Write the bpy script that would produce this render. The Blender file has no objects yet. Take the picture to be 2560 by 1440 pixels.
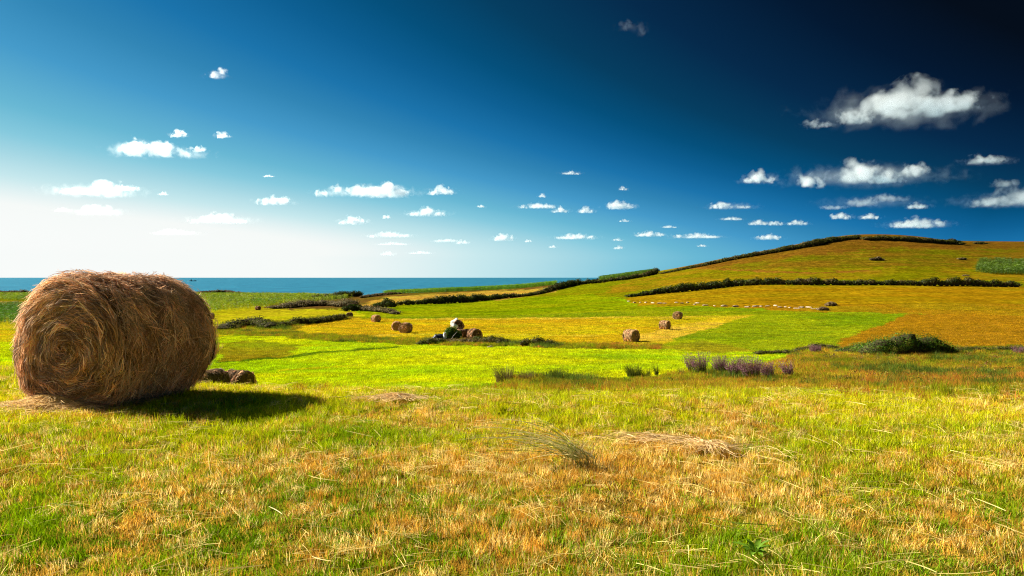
import bpy, bmesh, math, random
import numpy as np
from mathutils import Vector, Matrix, Euler

SC = bpy.context.scene
COL = SC.collection
RNG = np.random.default_rng(7)
random.seed(7)
R = math.radians
F, CX, HZ, CAMZ = 1849.0, 1280.0, 694.0, 1.45      # focal length in photo pixels, photo centre column, horizon row, eye height

# ------------------------------------------------------------------ camera, sky, sun, exposure
cam_d = bpy.data.cameras.new('camera')
cam = bpy.data.objects.new('camera', cam_d); COL.objects.link(cam)
cam.location = (0, 0, CAMZ); cam.rotation_euler = (R(90), 0, 0)
cam_d.sensor_width = 36; cam_d.lens = 36 * F / 2560; cam_d.shift_y = -(720 - HZ) / 2560
cam_d.clip_start = 0.05; cam_d.clip_end = 300000
SC.camera = cam

SUN_AZ, SUN_EL = -68.0, 32.0                         # degrees, azimuth from the view direction (+Y), negative = left
SUNV = Vector((math.sin(R(SUN_AZ)) * math.cos(R(SUN_EL)), math.cos(R(SUN_AZ)) * math.cos(R(SUN_EL)), math.sin(R(SUN_EL))))
EXPO = 1.15
SC.view_settings.view_transform = 'Standard'; SC.view_settings.look = 'None'
SC.view_settings.exposure = EXPO; SC.view_settings.gamma = 1.0; SC.view_settings.use_curve_mapping = False


def lin(*c):
    return tuple((v / 255 / 12.92) if v / 255 < .04045 else ((v / 255 + .055) / 1.055) ** 2.4 for v in c)


def nd(nt, typ, **kw):
    n = nt.nodes.new(typ)
    for k, v in kw.items():
        setattr(n, k, v)
    return n


def setin(n, **kw):
    for k, v in kw.items():
        n.inputs[k].default_value = v
    return n


def mth(nt, op, a, b=None, c=None, clamp=False):
    n = nt.nodes.new('ShaderNodeMath'); n.operation = op; n.use_clamp = clamp
    for i, v in enumerate((a, b, c)):
        if v is None:
            continue
        if isinstance(v, (int, float)):
            n.inputs[i].default_value = v
        else:
            nt.links.new(v, n.inputs[i])
    return n.outputs[0]


world = bpy.data.worlds.new('World'); SC.world = world; world.use_nodes = True
nt = world.node_tree; nt.nodes.clear(); L = nt.links.new
sky = nd(nt, 'ShaderNodeTexSky', sky_type='NISHITA', sun_disc=False)
sky.sun_elevation = R(SUN_EL); sky.sun_rotation = R(SUN_AZ); sky.dust_density = 1.0; sky.ozone_density = 1.5
geo = nd(nt, 'ShaderNodeNewGeometry')
nrm = nd(nt, 'ShaderNodeVectorMath', operation='NORMALIZE'); L(geo.outputs['Incoming'], nrm.inputs[0])
neg = nd(nt, 'ShaderNodeVectorMath', operation='SCALE'); neg.inputs['Scale'].default_value = -1; L(nrm.outputs[0], neg.inputs[0])
dt = nd(nt, 'ShaderNodeVectorMath', operation='DOT_PRODUCT'); L(neg.outputs[0], dt.inputs[0]); dt.inputs[1].default_value = SUNV
g = mth(nt, 'MAXIMUM', dt.outputs['Value'], -0.12)
sx = nd(nt, 'ShaderNodeSeparateXYZ'); L(neg.outputs[0], sx.inputs[0])
z = mth(nt, 'MAXIMUM', sx.outputs[2], 0.026)
cmb = nd(nt, 'ShaderNodeCombineXYZ'); L(sx.outputs[0], cmb.inputs[0]); L(sx.outputs[1], cmb.inputs[1]); L(z, cmb.inputs[2]); L(cmb.outputs[0], sky.inputs['Vector'])
s = mth(nt, 'MINIMUM', mth(nt, 'DIVIDE', z, mth(nt, 'ADD', z, 0.3)), .57)
spc = nd(nt, 'ShaderNodeSeparateColor'); L(sky.outputs[0], spc.inputs[0])
lnN = mth(nt, 'LOGARITHM', mth(nt, 'MAXIMUM', spc.outputs[1], 0.01), math.e)
# a polarised, strongly graded daylight sky: the sky texture's brightness, darkened away from the sun and upwards
K0, K1, K2, K3, K4, K5 = -2.045, 2.783, -5.422, 9.558, -4.119, -7.189
t = mth(nt, 'ADD', lnN, K0)
t = mth(nt, 'MULTIPLY_ADD', g, K1, t)
t = mth(nt, 'MULTIPLY_ADD', s, K2, t)
t = mth(nt, 'MULTIPLY_ADD', mth(nt, 'MULTIPLY', g, s), K3, t)
t = mth(nt, 'MULTIPLY_ADD', mth(nt, 'MULTIPLY', g, g), K4, t)
t = mth(nt, 'MULTIPLY_ADD', mth(nt, 'MULTIPLY', s, s), K5, t)
au = mth(nt, 'MAXIMUM', mth(nt, 'SUBTRACT', dt.outputs['Value'], .82), 0.0)          # bright aureole round the sun
t = mth(nt, 'MULTIPLY_ADD', mth(nt, 'MULTIPLY', au, au), 85.0, t)
an = mth(nt, 'MAXIMUM', mth(nt, 'SUBTRACT', -.15, dt.outputs['Value']), 0.0)          # away from the polarised band the sky brightens again
t = mth(nt, 'MULTIPLY_ADD', an, 2.6, t)
T0, T1 = -6.4, 1.8
SKYMAX = 7.0
tn = mth(nt, 'DIVIDE', mth(nt, 'SUBTRACT', t, T0), T1 - T0, clamp=True)
ramp = nd(nt, 'ShaderNodeValToRGB'); L(tn, ramp.inputs[0])
stops = [(5, 14, 27), (4, 25, 50), (6, 42, 75), (6, 62, 97), (5, 80, 124), (14, 96, 148), (28, 116, 172), (50, 134, 182), (70, 155, 202), (105, 184, 212), (135, 202, 222), (165, 215, 228), (200, 233, 238), (246, 250, 248), (255, 255, 254)]
SKYK = 1.0
els = [(math.log(lin(c[1])[0]), lin(*c)) for c in stops[:-2]] + [(-.03, lin(*stops[-2])), (.4, lin(*stops[-1]))] + [(1.8, (7, 7, 7))]
rp = ramp.color_ramp
rp.elements[1].position = 1.0; rp.elements[1].color = (1, .98, .92, 1); rp.elements[0].position = 0.0
for i, (tt, c) in enumerate(els[:-1]):
    p = min(max((tt - T0) / (T1 - T0), 0), 1); c4 = (*[v / SKYMAX for v in c], 1)
    if i == 0:
        rp.elements[0].position = p; rp.elements[0].color = c4
    else:
        rp.elements.new(p).color = c4
sc_n = nd(nt, 'ShaderNodeVectorMath', operation='SCALE'); L(ramp.outputs[0], sc_n.inputs[0])
STRENGTH = 0.1
sc_n.inputs['Scale'].default_value = SKYMAX / STRENGTH / 2 ** EXPO
bg = nd(nt, 'ShaderNodeBackground'); bg.inputs['Strength'].default_value = STRENGTH
L(sc_n.outputs[0], bg.inputs['Color'])
wo = nd(nt, 'ShaderNodeOutputWorld'); L(bg.outputs[0], wo.inputs[0])

sun_d = bpy.data.lights.new('sun', 'SUN'); sun_d.energy = 4.8; sun_d.angle = R(0.5); sun_d.color = (1, 0.93, 0.8)
sun = bpy.data.objects.new('sun', sun_d); COL.objects.link(sun)
sun.rotation_euler = SUNV.to_track_quat('Z', 'Y').to_euler(); sun.location = (-20, 10, 30)

cy = SC.cycles
cy.max_bounces = 8; cy.diffuse_bounces = 3; cy.glossy_bounces = 2; cy.transmission_bounces = 4
cy.volume_bounces = 5; cy.transparent_max_bounces = 8; cy.caustics_reflective = False; cy.caustics_refractive = False
cy.sample_clamp_indirect = 4.0; cy.use_denoising = True; cy.volume_max_steps = 128
cy.filter_width = 1.1; cy.denoising_prefilter = 'NONE'


# ------------------------------------------------------------------ helpers
def tag(o, label=None, cat=None, group=None, kind=None):
    for k, v in (('label', label), ('category', cat), ('group', group), ('kind', kind)):
        if v:
            o[k] = v
    return o


def empty(name, loc=(0, 0, 0), rz=0.0):
    o = bpy.data.objects.new(name, None); COL.objects.link(o)
    o.location = loc; o.rotation_euler = (0, 0, rz); o.empty_display_size = 0.2
    return o


def mesh_np(name, V, faces, mat=None, col=None, smooth=False):
    """V (n,3); faces: list of int arrays (m,3) or (m,4); col (n,3) per vertex"""
    me = bpy.data.meshes.new(name)
    V = np.ascontiguousarray(V, dtype=np.float32)
    faces = [np.asarray(f, dtype=np.int32) for f in faces if len(f)]
    nl = sum(f.size for f in faces); nf = sum(len(f) for f in faces)
    me.vertices.add(len(V)); me.vertices.foreach_set('co', V.ravel())
    me.loops.add(nl); me.polygons.add(nf)
    me.loops.foreach_set('vertex_index', np.concatenate([f.ravel() for f in faces]))
    tot = np.concatenate([np.full(len(f), f.shape[1], np.int32) for f in faces])
    st = np.zeros(nf, np.int32); st[1:] = np.cumsum(tot)[:-1]
    me.polygons.foreach_set('loop_start', st); me.polygons.foreach_set('loop_total', tot)
    if smooth:
        me.polygons.foreach_set('use_smooth', np.ones(nf, bool))
    if col is not None:
        a = me.attributes.new('col', 'FLOAT_COLOR', 'POINT')
        c4 = np.ones((len(V), 4), np.float32); c4[:, :3] = col
        a.data.foreach_set('color', c4.ravel())
    if mat:
        me.materials.append(mat)
    me.update(calc_edges=True)
    return me


def obj(name, me, parent=None, loc=None, rz=None):
    o = bpy.data.objects.new(name, me); COL.objects.link(o)
    if parent:
        o.parent = parent
    if loc is not None:
        o.location = loc
    if rz is not None:
        o.rotation_euler = (0, 0, rz)
    return o


def copy_tree(o, parent=None):
    c = o.copy(); COL.objects.link(c); c.parent = parent
    for ch in list(o.children):
        copy_tree(ch, c)
    return c


class Noise2:
    def __init__(self, seed, n=256):
        self.g = np.random.default_rng(seed).random((n, n)); self.n = n

    def __call__(self, x, y, scale=1.0, octaves=3):
        x = np.asarray(x, float) / scale; y = np.asarray(y, float) / scale
        out = 0; amp = 1; tot = 0
        for k in range(octaves):
            xi = np.floor(x).astype(int); yi = np.floor(y).astype(int)
            fx = x - xi; fy = y - yi; fx = fx * fx * (3 - 2 * fx); fy = fy * fy * (3 - 2 * fy)
            n = self.n; a = self.g[xi % n, yi % n]; b = self.g[(xi + 1) % n, yi % n]
            c = self.g[xi % n, (yi + 1) % n]; d = self.g[(xi + 1) % n, (yi + 1) % n]
            out = out + amp * ((a * (1 - fx) + b * fx) * (1 - fy) + (c * (1 - fx) + d * fx) * fy)
            tot += amp; amp *= .5; x = x * 2.03 + 17.3; y = y * 2.03 + 5.1
        return out / tot


N1, N2, N3 = Noise2(1), Noise2(2), Noise2(3)


def ribbons(P, W, side=None, taper=True):
    """P (n,k,3) centrelines, W (n,) widths -> verts, quads"""
    n, k, _ = P.shape
    if side is None:
        side = RNG.normal(size=(n, 3))
    d = P[:, -1] - P[:, 0]; d /= np.linalg.norm(d, axis=1, keepdims=True) + 1e-9
    side = side - (side * d).sum(1, keepdims=True) * d
    side /= np.linalg.norm(side, axis=1, keepdims=True) + 1e-9
    tp = np.linspace(1, 0.15, k) if taper else np.concatenate([[.5], np.ones(k - 2), [.5]])
    off = side[:, None, :] * (W[:, None, None] * 0.5 * tp[None, :, None])
    V = np.stack([P - off, P + off], 2).reshape(-1, 3)
    b = (np.arange(n) * k * 2)[:, None]; j = (np.arange(k - 1) * 2)[None, :]
    i0 = b + j
    Q = np.stack([i0, i0 + 1, i0 + 3, i0 + 2], -1).reshape(-1, 4)
    return V, Q


def cards(C, S, nrmv, aspect=1.0, bend=0.25):
    """leaf-shaped quads (two triangles folded on the midrib) at C (n,3), size S (n,), normal direction nrmv"""
    n = len(C)
    r = RNG.normal(size=(n, 3)); nv = nrmv / (np.linalg.norm(nrmv, axis=1, keepdims=True) + 1e-9)
    a = r - (r * nv).sum(1, keepdims=True) * nv; a /= np.linalg.norm(a, axis=1, keepdims=True) + 1e-9
    b = np.cross(nv, a)
    s = S[:, None] * 0.5
    V = np.stack([C - a * s, C + b * s * aspect * .6 + nv * s * bend, C + a * s, C - b * s * aspect * .6 + nv * s * bend], 1).reshape(-1, 3)
    i = (np.arange(n) * 4)[:, None]
    T = np.concatenate([i + np.array([[0, 1, 2]]), i + np.array([[0, 2, 3]])], 0)
    return V, T


# ------------------------------------------------------------------ materials
def mat_new(name):
    m = bpy.data.materials.new(name); m.use_nodes = True
    m.node_tree.nodes.clear()
    return m, m.node_tree


def mat_blade(name, attr_type='GEOMETRY', trans=0.4, rough=0.6, spec=0.15, gain=1.0, two=False):
    """grass, straw and leaves: diffuse + light let through + a little sheen; colour from the strand's own attribute"""
    m, nt = mat_new(name); L = nt.links.new
    a = nd(nt, 'ShaderNodeAttribute', attribute_type=attr_type, attribute_name='col')
    colo = a.outputs['Color']
    if two:
        v = nd(nt, 'ShaderNodeAttribute', attribute_type='GEOMETRY', attribute_name='col')
        mx = nd(nt, 'ShaderNodeMix', data_type='RGBA', blend_type='MULTIPLY'); mx.inputs[0].default_value = 1
        L(colo, mx.inputs[6]); L(v.outputs['Color'], mx.inputs[7]); colo = mx.outputs[2]
    if gain != 1:
        mx = nd(nt, 'ShaderNodeVectorMath', operation='SCALE'); mx.inputs['Scale'].default_value = gain
        L(colo, mx.inputs[0]); colo = mx.outputs[0]
    d = nd(nt, 'ShaderNodeBsdfDiffuse'); tr = nd(nt, 'ShaderNodeBsdfTranslucent')
    L(colo, d.inputs[0]); L(colo, tr.inputs[0])
    ms = nd(nt, 'ShaderNodeMixShader'); ms.inputs[0].default_value = trans
    L(d.outputs[0], ms.inputs[1]); L(tr.outputs[0], ms.inputs[2]); out = ms.outputs[0]
    if spec > 0:
        gl = nd(nt, 'ShaderNodeBsdfGlossy'); gl.inputs['Roughness'].default_value = rough; gl.inputs[0].default_value = (.9, .9, .8, 1)
        m2 = nd(nt, 'ShaderNodeMixShader'); m2.inputs[0].default_value = spec
        L(out, m2.inputs[1]); L(gl.outputs[0], m2.inputs[2]); out = m2.outputs[0]
    o = nd(nt, 'ShaderNodeOutputMaterial'); L(out, o.inputs[0])
    return m


M_STRAW = mat_blade('straw', trans=0.3, spec=0.02, rough=.5)
M_LEAF = mat_blade('leaves', trans=0.35, spec=0.012, rough=.45)
M_GRASS_I = mat_blade('grass_blades', attr_type='INSTANCER', trans=0.38, spec=0.008, two=True)
M_MAIZE = mat_blade('maize_leaves', attr_type='INSTANCER', trans=0.35, spec=0.04, two=True)


def mat_plain(name, color, rough=.8, noise=0.25, scale=4.0, spec=.2, bump=0.0, metal=0.0):
    m, nt = mat_new(name); L = nt.links.new
    b = nd(nt, 'ShaderNodeBsdfPrincipled'); b.inputs['Roughness'].default_value = rough
    b.inputs['Specular IOR Level'].default_value = spec; b.inputs['Metallic'].default_value = metal
    tc = nd(nt, 'ShaderNodeTexCoord')
    no = nd(nt, 'ShaderNodeTexNoise'); setin(no, Scale=scale, Detail=6.0, Roughness=.65); L(tc.outputs['Object'], no.inputs['Vector'])
    mr = nd(nt, 'ShaderNodeMapRange'); setin(mr, **{'From Min': .3, 'From Max': .7, 'To Min': 1 - noise, 'To Max': 1 + noise}); L(no.outputs[0], mr.inputs[0])
    vm = nd(nt, 'ShaderNodeVectorMath', operation='SCALE'); vm.inputs[0].default_value = color[:3]; L(mr.outputs[0], vm.inputs['Scale'])
    L(vm.outputs[0], b.inputs['Base Color'])
    if bump:
        bp = nd(nt, 'ShaderNodeBump'); setin(bp, Strength=bump, Distance=.05); L(no.outputs[0], bp.inputs['Height']); L(bp.outputs[0], b.inputs['Normal'])
    o = nd(nt, 'ShaderNodeOutputMaterial'); L(b.outputs[0], o.inputs[0])
    return m


M_CORE = mat_plain('packed_hay', (.13, .075, .035), .95, .45, 9.0, .05, .6)  # hay core darkened so the gaps between straw locks look shaded
M_CORE_FAR = mat_plain('pale_hay', (.38, .24, .11), .95, .4, 7.0, .05, .6)  # lighter core colour for one far bale variant
M_BUSH_CORE = mat_plain('dark_bush_core', (.055, .046, .02), .95, .4, 3.0, .05, .5)  # for the dark core added inside bushes to block light
M_STONE = mat_plain('pale_field_stone', (.46, .37, .24), .9, .35, 2.5, .1, .6)
M_POLE = mat_plain('weathered_pole', (.35, .33, .29), .8, .25, 5.0)
M_POLE_D = mat_plain('dark_metal_pole', (.03, .035, .035), .6, .2, 5.0)
M_SHEET = mat_plain('white_plastic_sheet', (.78, .78, .74), .35, .12, 2.0, .4, .5)
M_SHEET_D = mat_plain('black_plastic_sheet', (.022, .022, .026), .35, .3, 3.0, .4, .5)
M_HULL = mat_plain('ship_hull_paint', (.04, .07, .08), .5, .2, .4)
M_CABIN = mat_plain('ship_white_paint', (.55, .57, .56), .5, .1, .4)
M_FOAM = mat_plain('wake_foam', (.8, .85, .85), .8, .2, .5)

# ------------------------------------------------------------------ terrain: real heights read off the photograph's rows at estimated distances
PX = np.array([-2600, -900, 0, 300, 600, 800, 900, 960, 1120, 1280, 1450, 1600, 1640, 1800, 1960, 2050, 2130, 2200, 2300, 2400, 2460, 2560, 2900, 3600, 5200], float)


def rowline(pts):
    p = np.array(pts, float)
    return np.interp(PX, p[:, 0], p[:, 1])


def z_from_row(Y, pts):
    return CAMZ - Y * (rowline(pts) - HZ) / F


LEV = []
for Y, zz in ((0.5, [(0, 0)]), (2.0, [(0, 0)]), (4.0, [(0, 0)]), (6.5, [(0, 0)]), (8.5, [(0, .0), (1280, 0.0)]),
              (10.0, [(0, 0.0), (600, -.04), (1000, -.12), (2560, -.10)]),
              (12.0, [(0, -.04), (300, -.15), (600, -.4), (1000, -.5), (2560, -.42)]),
              (16.0, [(0, -.75), (600, -1.3), (2560, -1.25)]),
              (22.0, [(0, -1.9), (600, -2.4), (2560, -2.4)])):
    LEV.append((Y, rowline(zz)))
for Y, rows in (
        (32, [(0, 995), (600, 1000), (900, 985), (1280, 974), (2560, 974)]),
        (40, [(0, 965), (600, 974), (900, 962), (1280, 952), (1900, 954), (2560, 948)]),
        (50, [(0, 925), (600, 930), (1280, 918), (1900, 918), (2560, 920)]),
        (62, [(0, 890), (600, 893), (1280, 888), (1900, 890), (2240, 885), (2560, 890)]),
        (80, [(0, 860), (600, 864), (960, 862), (1280, 858), (1600, 856), (1900, 858), (2240, 855), (2560, 856)]),
        (105, [(0, 832), (600, 832), (960, 830), (1280, 826), (1600, 818), (1900, 820), (2240, 822), (2560, 820)]),
        (130, [(0, 812), (600, 810), (960, 805), (1280, 802), (1600, 792), (1900, 786), (2240, 786), (2560, 786)]),
        (160, [(0, 795), (600, 796), (960, 787), (1280, 782), (1600, 768), (1900, 756), (2240, 748), (2560, 750)]),
        (200, [(0, 778), (600, 777), (960, 768), (1280, 760), (1600, 743), (1900, 716), (2240, 713), (2560, 716)]),
        (250, [(0, 762), (600, 762), (800, 758), (960, 752), (1280, 742), (1450, 728), (1600, 716), (1900, 680), (2240, 668), (2560, 676)]),
        (300, [(0, 750), (600, 752), (800, 748), (960, 740), (1280, 728), (1450, 711), (1600, 694), (1800, 660), (1900, 645), (2050, 624), (2240, 618), (2400, 626), (2560, 632)]),
        (340, [(0, 745), (600, 746), (800, 742), (900, 741), (960, 736), (1280, 722), (1450, 704), (1600, 684), (1640, 679), (1800, 648), (1960, 617), (2050, 600), (2130, 588), (2200, 587), (2300, 594), (2400, 606), (2560, 612)]),
        (370, [(0, 741), (600, 743), (800, 740), (900, 742), (960, 737), (1280, 722), (1450, 705), (1600, 687), (1640, 682), (1800, 650), (1960, 619), (2050, 601), (2130, 588), (2200, 587), (2300, 593), (2400, 604), (2560, 604)]),
        (430, [(0, 736), (600, 739), (900, 744), (1280, 732), (1640, 700), (2130, 625), (2560, 625)]),
        (500, [(0, 728), (200, 729), (600, 731), (900, 748), (1280, 745), (1640, 722), (2130, 665), (2560, 665)]),
        (600, [(0, 742), (2560, 742)]), (760, [(0, 736), (2560, 736)])):
    LEV.append((float(Y), z_from_row(Y, rows)))
LY = np.log(np.array([a for a, _ in LEV])); LZ = np.array([b for _, b in LEV])     # (ny, nx)
LU = (PX - CX) / F


def pchip_eval(x, y, xq):
    """monotone cubic along axis 0; y (n,m) ; xq (q,m) -> (q,m)"""
    h = np.diff(x)[:, None]; d = np.diff(y, axis=0) / h
    m = np.zeros_like(y)
    same = d[:-1] * d[1:] > 0
    w1 = 2 * h[1:] + h[:-1]; w2 = h[1:] + 2 * h[:-1]
    with np.errstate(divide='ignore', invalid='ignore'):
        hm = (w1 + w2) / (w1 / d[:-1] + w2 / d[1:])
    m[1:-1] = np.where(same, hm, 0); m[0] = d[0]; m[-1] = d[-1]
    i = np.clip(np.searchsorted(x, xq) - 1, 0, len(x) - 2)
    j = np.broadcast_to(np.arange(y.shape[1])[None, :], xq.shape)
    hh = np.diff(x)[i]; tq = (xq - x[i]) / hh
    a = y[i, j]; b = y[i + 1, j]; ma = m[i, j] * hh; mb = m[i + 1, j] * hh
    t2 = tq * tq; t3 = t2 * tq
    return (2 * t3 - 3 * t2 + 1) * a + (t3 - 2 * t2 + tq) * ma + (-2 * t3 + 3 * t2) * b + (t3 - t2) * mb


# a dense lookup table z[u, logY]
GU = np.linspace(LU[0], LU[-1], 1401); GL = np.linspace(LY[0], LY[-1], 1201)
tab = pchip_eval(LY, LZ, np.repeat(GL[:, None], len(PX), 1))                        # (1201, nx)
tab = pchip_eval(LU, tab.T, np.repeat(GU[:, None], len(GL), 1))                     # (1401, 1201)
kk = np.exp(-0.5 * (np.arange(-14, 15) / 6.0) ** 2); kk /= kk.sum()
pad = np.pad(tab, ((14, 14), (0, 0)), 'edge')
tab = sum(kk[i] * pad[i:i + len(GU)] for i in range(29))


def zt(x, y):
    x = np.asarray(x, float); y = np.asarray(y, float)
    yy = np.maximum(y, 0.55)
    u = np.clip((x / yy - GU[0]) / (GU[1] - GU[0]), 0, len(GU) - 1.001)
    l = np.clip((np.log(yy) - GL[0]) / (GL[1] - GL[0]), 0, len(GL) - 1.001)
    i = u.astype(int); j = l.astype(int); fu = u - i; fl = l - j
    zz = (tab[i, j] * (1 - fu) + tab[i + 1, j] * fu) * (1 - fl) + (tab[i, j + 1] * (1 - fu) + tab[i + 1, j + 1] * fu) * fl
    w = np.clip((y - 2) / 4, 0, 1)
    und = (N1(x, y, 1.7, 2) - .5) * .09 * np.clip(1.3 - y / 40, 0.15, 1)
    und += (N2(x, y, 14.0, 2) - .5) * .35 * np.clip((y - 20) / 60, 0, 1) * np.clip((520 - y) / 60, 0, 1)
    return zz + und * w


def proj(x, y, z):
    return CX + F * x / y, HZ - F * (z - CAMZ) / y


def hit(px, py, ymin=24.0, ymax=600.0):
    """point of the ground seen at photo pixel (px, py)"""
    u = (px - CX) / F
    Y = np.exp(np.linspace(math.log(ymin), math.log(ymax), 4000))
    zz = zt(u * Y, Y); rows = HZ - F * (zz - CAMZ) / Y
    i = np.argmax(rows <= py)
    if rows[i] > py:
        i = int(np.argmin(rows))
    return Vector((u * Y[i], Y[i], float(zz[i])))


def inpoly(px, py, poly):
    poly = np.asarray(poly, float); c = np.zeros(px.shape, bool); n = len(poly); j = n - 1
    for i in range(n):
        xi, yi = poly[i]; xj, yj = poly[j]
        if yi != yj:
            c ^= ((yi > py) != (yj > py)) & (px < (xj - xi) * (py - yi) / (yj - yi) + xi)
        j = i
    return c


KIR = 1.95                                              # how much brighter than its own albedo a sunlit level surface comes out


def alb(r, g, b, k=KIR):
    return np.array(lin(r, g, b)) / k


FIELDS = [   # outline as seen in the photograph, colour, darker/lighter second colour, edge raggedness (px)
    ([(-900, 660), (5200, 560), (5200, 730), (2560, 716), (1880, 716), (1700, 728), (1560, 745), (1300, 745), (900, 770), (-900, 790)], (152, 146, 12), (134, 142, 8), 5),      # upper slope
    ([(1480, 706), (1650, 672), (2050, 560), (3600, 540), (3600, 712), (2560, 700), (1900, 698), (1700, 690)], (150, 116, 24), (120, 122, 10), 6),      # hill
    ([(1560, 648), (1960, 560), (2400, 560), (3000, 560), (3000, 612), (2420, 622), (2250, 618), (1950, 645), (1700, 678), (1560, 690)], (146, 102, 28), (130, 98, 20), 6),       # brown hill top
    ([(1640, 668), (2000, 672), (2560, 664), (3000, 664), (3000, 705), (1880, 700), (1500, 735), (1560, 705)], (142, 140, 10), (164, 130, 20), 6),
    ([(1560, 745), (1700, 728), (1880, 712), (2560, 716), (3600, 716), (3600, 792), (2560, 790), (2070, 782), (1860, 770), (1600, 764)], (188, 142, 16), (168, 142, 14), 4),  # gold-brown field under the hedge
    ([(900, 770), (1300, 745), (1480, 735), (1600, 764), (1860, 772), (2070, 782), (1850, 790), (1700, 796), (900, 802)], (136, 160, 5), (160, 164, 10), 3),       # mid green strip
    ([(930, 772), (960, 762), (1250, 750), (1390, 730), (1400, 717), (1280, 722), (950, 740), (860, 770)], (212, 160, 60), (200, 175, 60), 2),               # golden stubble behind hedge
    ([(-900, 790), (520, 776), (640, 765), (860, 772), (920, 788), (880, 800), (740, 805), (545, 820), (-900, 830)], (206, 190, 30), (188, 186, 16), 4),          # left cut field
    ([(-900, 752), (62, 752), (62, 763), (-900, 765)], (190, 160, 70), (180, 150, 60), 1),
    ([(-900, 830), (545, 822), (740, 800), (880, 795), (1000, 798), (1500, 796), (1700, 790), (1875, 786), (1800, 810), (1660, 858), (1300, 866), (900, 856), (700, 832), (520, 845), (-900, 870)], (216, 180, 22), (198, 188, 16), 4),  # yellow cut field
    ([(1875, 786), (2070, 783), (2270, 788), (2110, 850), (2040, 880), (1900, 884), (1650, 868), (1660, 858), (1800, 812)], (134, 162, 6), (164, 172, 10), 4),       # right green field
    ([(2270, 786), (2560, 788), (3600, 790), (3600, 870), (2560, 868), (2080, 868), (2110, 848)], (190, 142, 18), (168, 128, 14), 4),                           # right brown field
    ([(-900, 870), (520, 845), (700, 838), (900, 858), (1300, 868), (1660, 866), (1900, 884), (2000, 890), (1950, 925), (1500, 945), (1200, 960), (900, 990), (-900, 990)], (176, 206, 6), (206, 208, 8), 5),        # bright valley meadow
    ([(1885, 785), (1840, 787), (1700, 812), (1560, 848), (1600, 858), (1660, 856), (1790, 816)], (232, 196, 70), (214, 190, 30), 4),     # raked hay along the field's end
    ([(1000, 801), (1800, 794), (1850, 789), (1700, 792), (1000, 797)], (226, 196, 60), (206, 190, 30), 3),
    ([(760, 842), (900, 838), (1100, 835), (1500, 838), (1500, 841), (1100, 838), (900, 842)], (228, 200, 60), (200, 196, 20), 3),
    ([(540, 902), (680, 895), (780, 880), (1000, 866), (1010, 869), (800, 885), (700, 899), (540, 908)], (96, 128, 6), (120, 140, 8), 3),         # old track through the meadow
    ([(700, 925), (1000, 905), (1250, 898), (1250, 901), (1000, 909), (700, 930)], (212, 204, 14), (190, 200, 10), 3),
    ([(1630, 662), (2000, 680), (2200, 676), (2200, 679), (2000, 684), (1630, 668)], (168, 116, 34), (150, 110, 26), 3),
    ([(545, 858), (640, 850), (760, 862), (700, 895), (545, 905)], (168, 150, 20), (150, 160, 14), 8),
    ([(1660, 862), (1760, 852), (1900, 880), (1800, 884), (1640, 872), (1400, 872), (1400, 862)], (180, 168, 24), (150, 150, 20), 5),
    ([(1230, 985), (1300, 955), (1480, 952), (1700, 936), (1960, 905), (2050, 872), (3600, 862), (3600, 1010), (2300, 1000), (1500, 990), (1150, 985)], (150, 134, 16), (118, 136, 8), 14),    # rough grass
    ([(2100, 960), (2300, 930), (2560, 945), (3600, 930), (3600, 1010), (2150, 992)], (178, 118, 30), (150, 116, 20), 16),
    ([(640, 772), (740, 748), (860, 738), (960, 732), (1400, 712), (1400, 718), (960, 742), (890, 768), (840, 774)], (128, 92, 44), (120, 110, 24), 5),              # brown bank
    ([(-900, 725), (700, 723), (700, 735), (400, 737), (-900, 740)], (96, 70, 34), (90, 84, 26), 1),
]
# foreground: share of fresh green against dry stubble
PATCH = [(1080, 1045, 150, 32, -.75), (1850, 1070, 140, 45, -.75), (1640, 1105, 130, 28, -.65), (2480, 1010, 170, 35, -.45), (1350, 1165, 320, 45, -.55),
         (1650, 1200, 260, 60, -.5), (800, 1160, 170, 28, -.35), (680, 1075, 90, 16, -.55), (150, 1005, 140, 25, -.8), (1400, 1340, 380, 90, -.3), (300, 1045, 220, 14, -.5),
         (990, 990, 60, 10, -.8), (1060, 1100, 170, 24, .5), (870, 1115, 110, 35, .45), (560, 1100, 170, 24, .4), (250, 1150, 160, 40, .3), (1500, 1062, 230, 24, .35),
         (2050, 1090, 160, 40, .35), (1900, 1385, 160, 50, .45), (80, 1330, 130, 80, .35), (2250, 1200, 160, 80, .28), (600, 1350, 130, 60, .25), (650, 1040, 200, 30, .3)]


def green_share(x, y):
    px, py = proj(x, np.maximum(y, .8), np.zeros_like(x))
    b = np.interp(py, [940, 1060, 1130, 1200, 1440, 2400], [.85, .70, .46, .36, .36, .42])
    b = b + np.where((px < 900) & (py > 1050), .16, .06) + np.clip((px - 1800) / 2500, 0, .1) * (py > 1100)
    for (qx, qy, rx, ry, am) in PATCH:
        b = b + am * np.exp(-((px - qx) / rx) ** 2 - ((py - qy) / ry) ** 2)
    b = b + (N1(x, y, .8, 3) - .5) * .9 + (N3(x, y, .25, 2) - .5) * .8
    return np.clip(b, 0, 1)


C_GREEN = alb(128, 166, 8, 1.12); C_LIME = alb(220, 216, 12, 1.08); C_DRY = alb(234, 192, 78, 1.06); C_STRAW = alb(255, 226, 140, 1.02); C_RUST = alb(214, 160, 56, 1.1)


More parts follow.
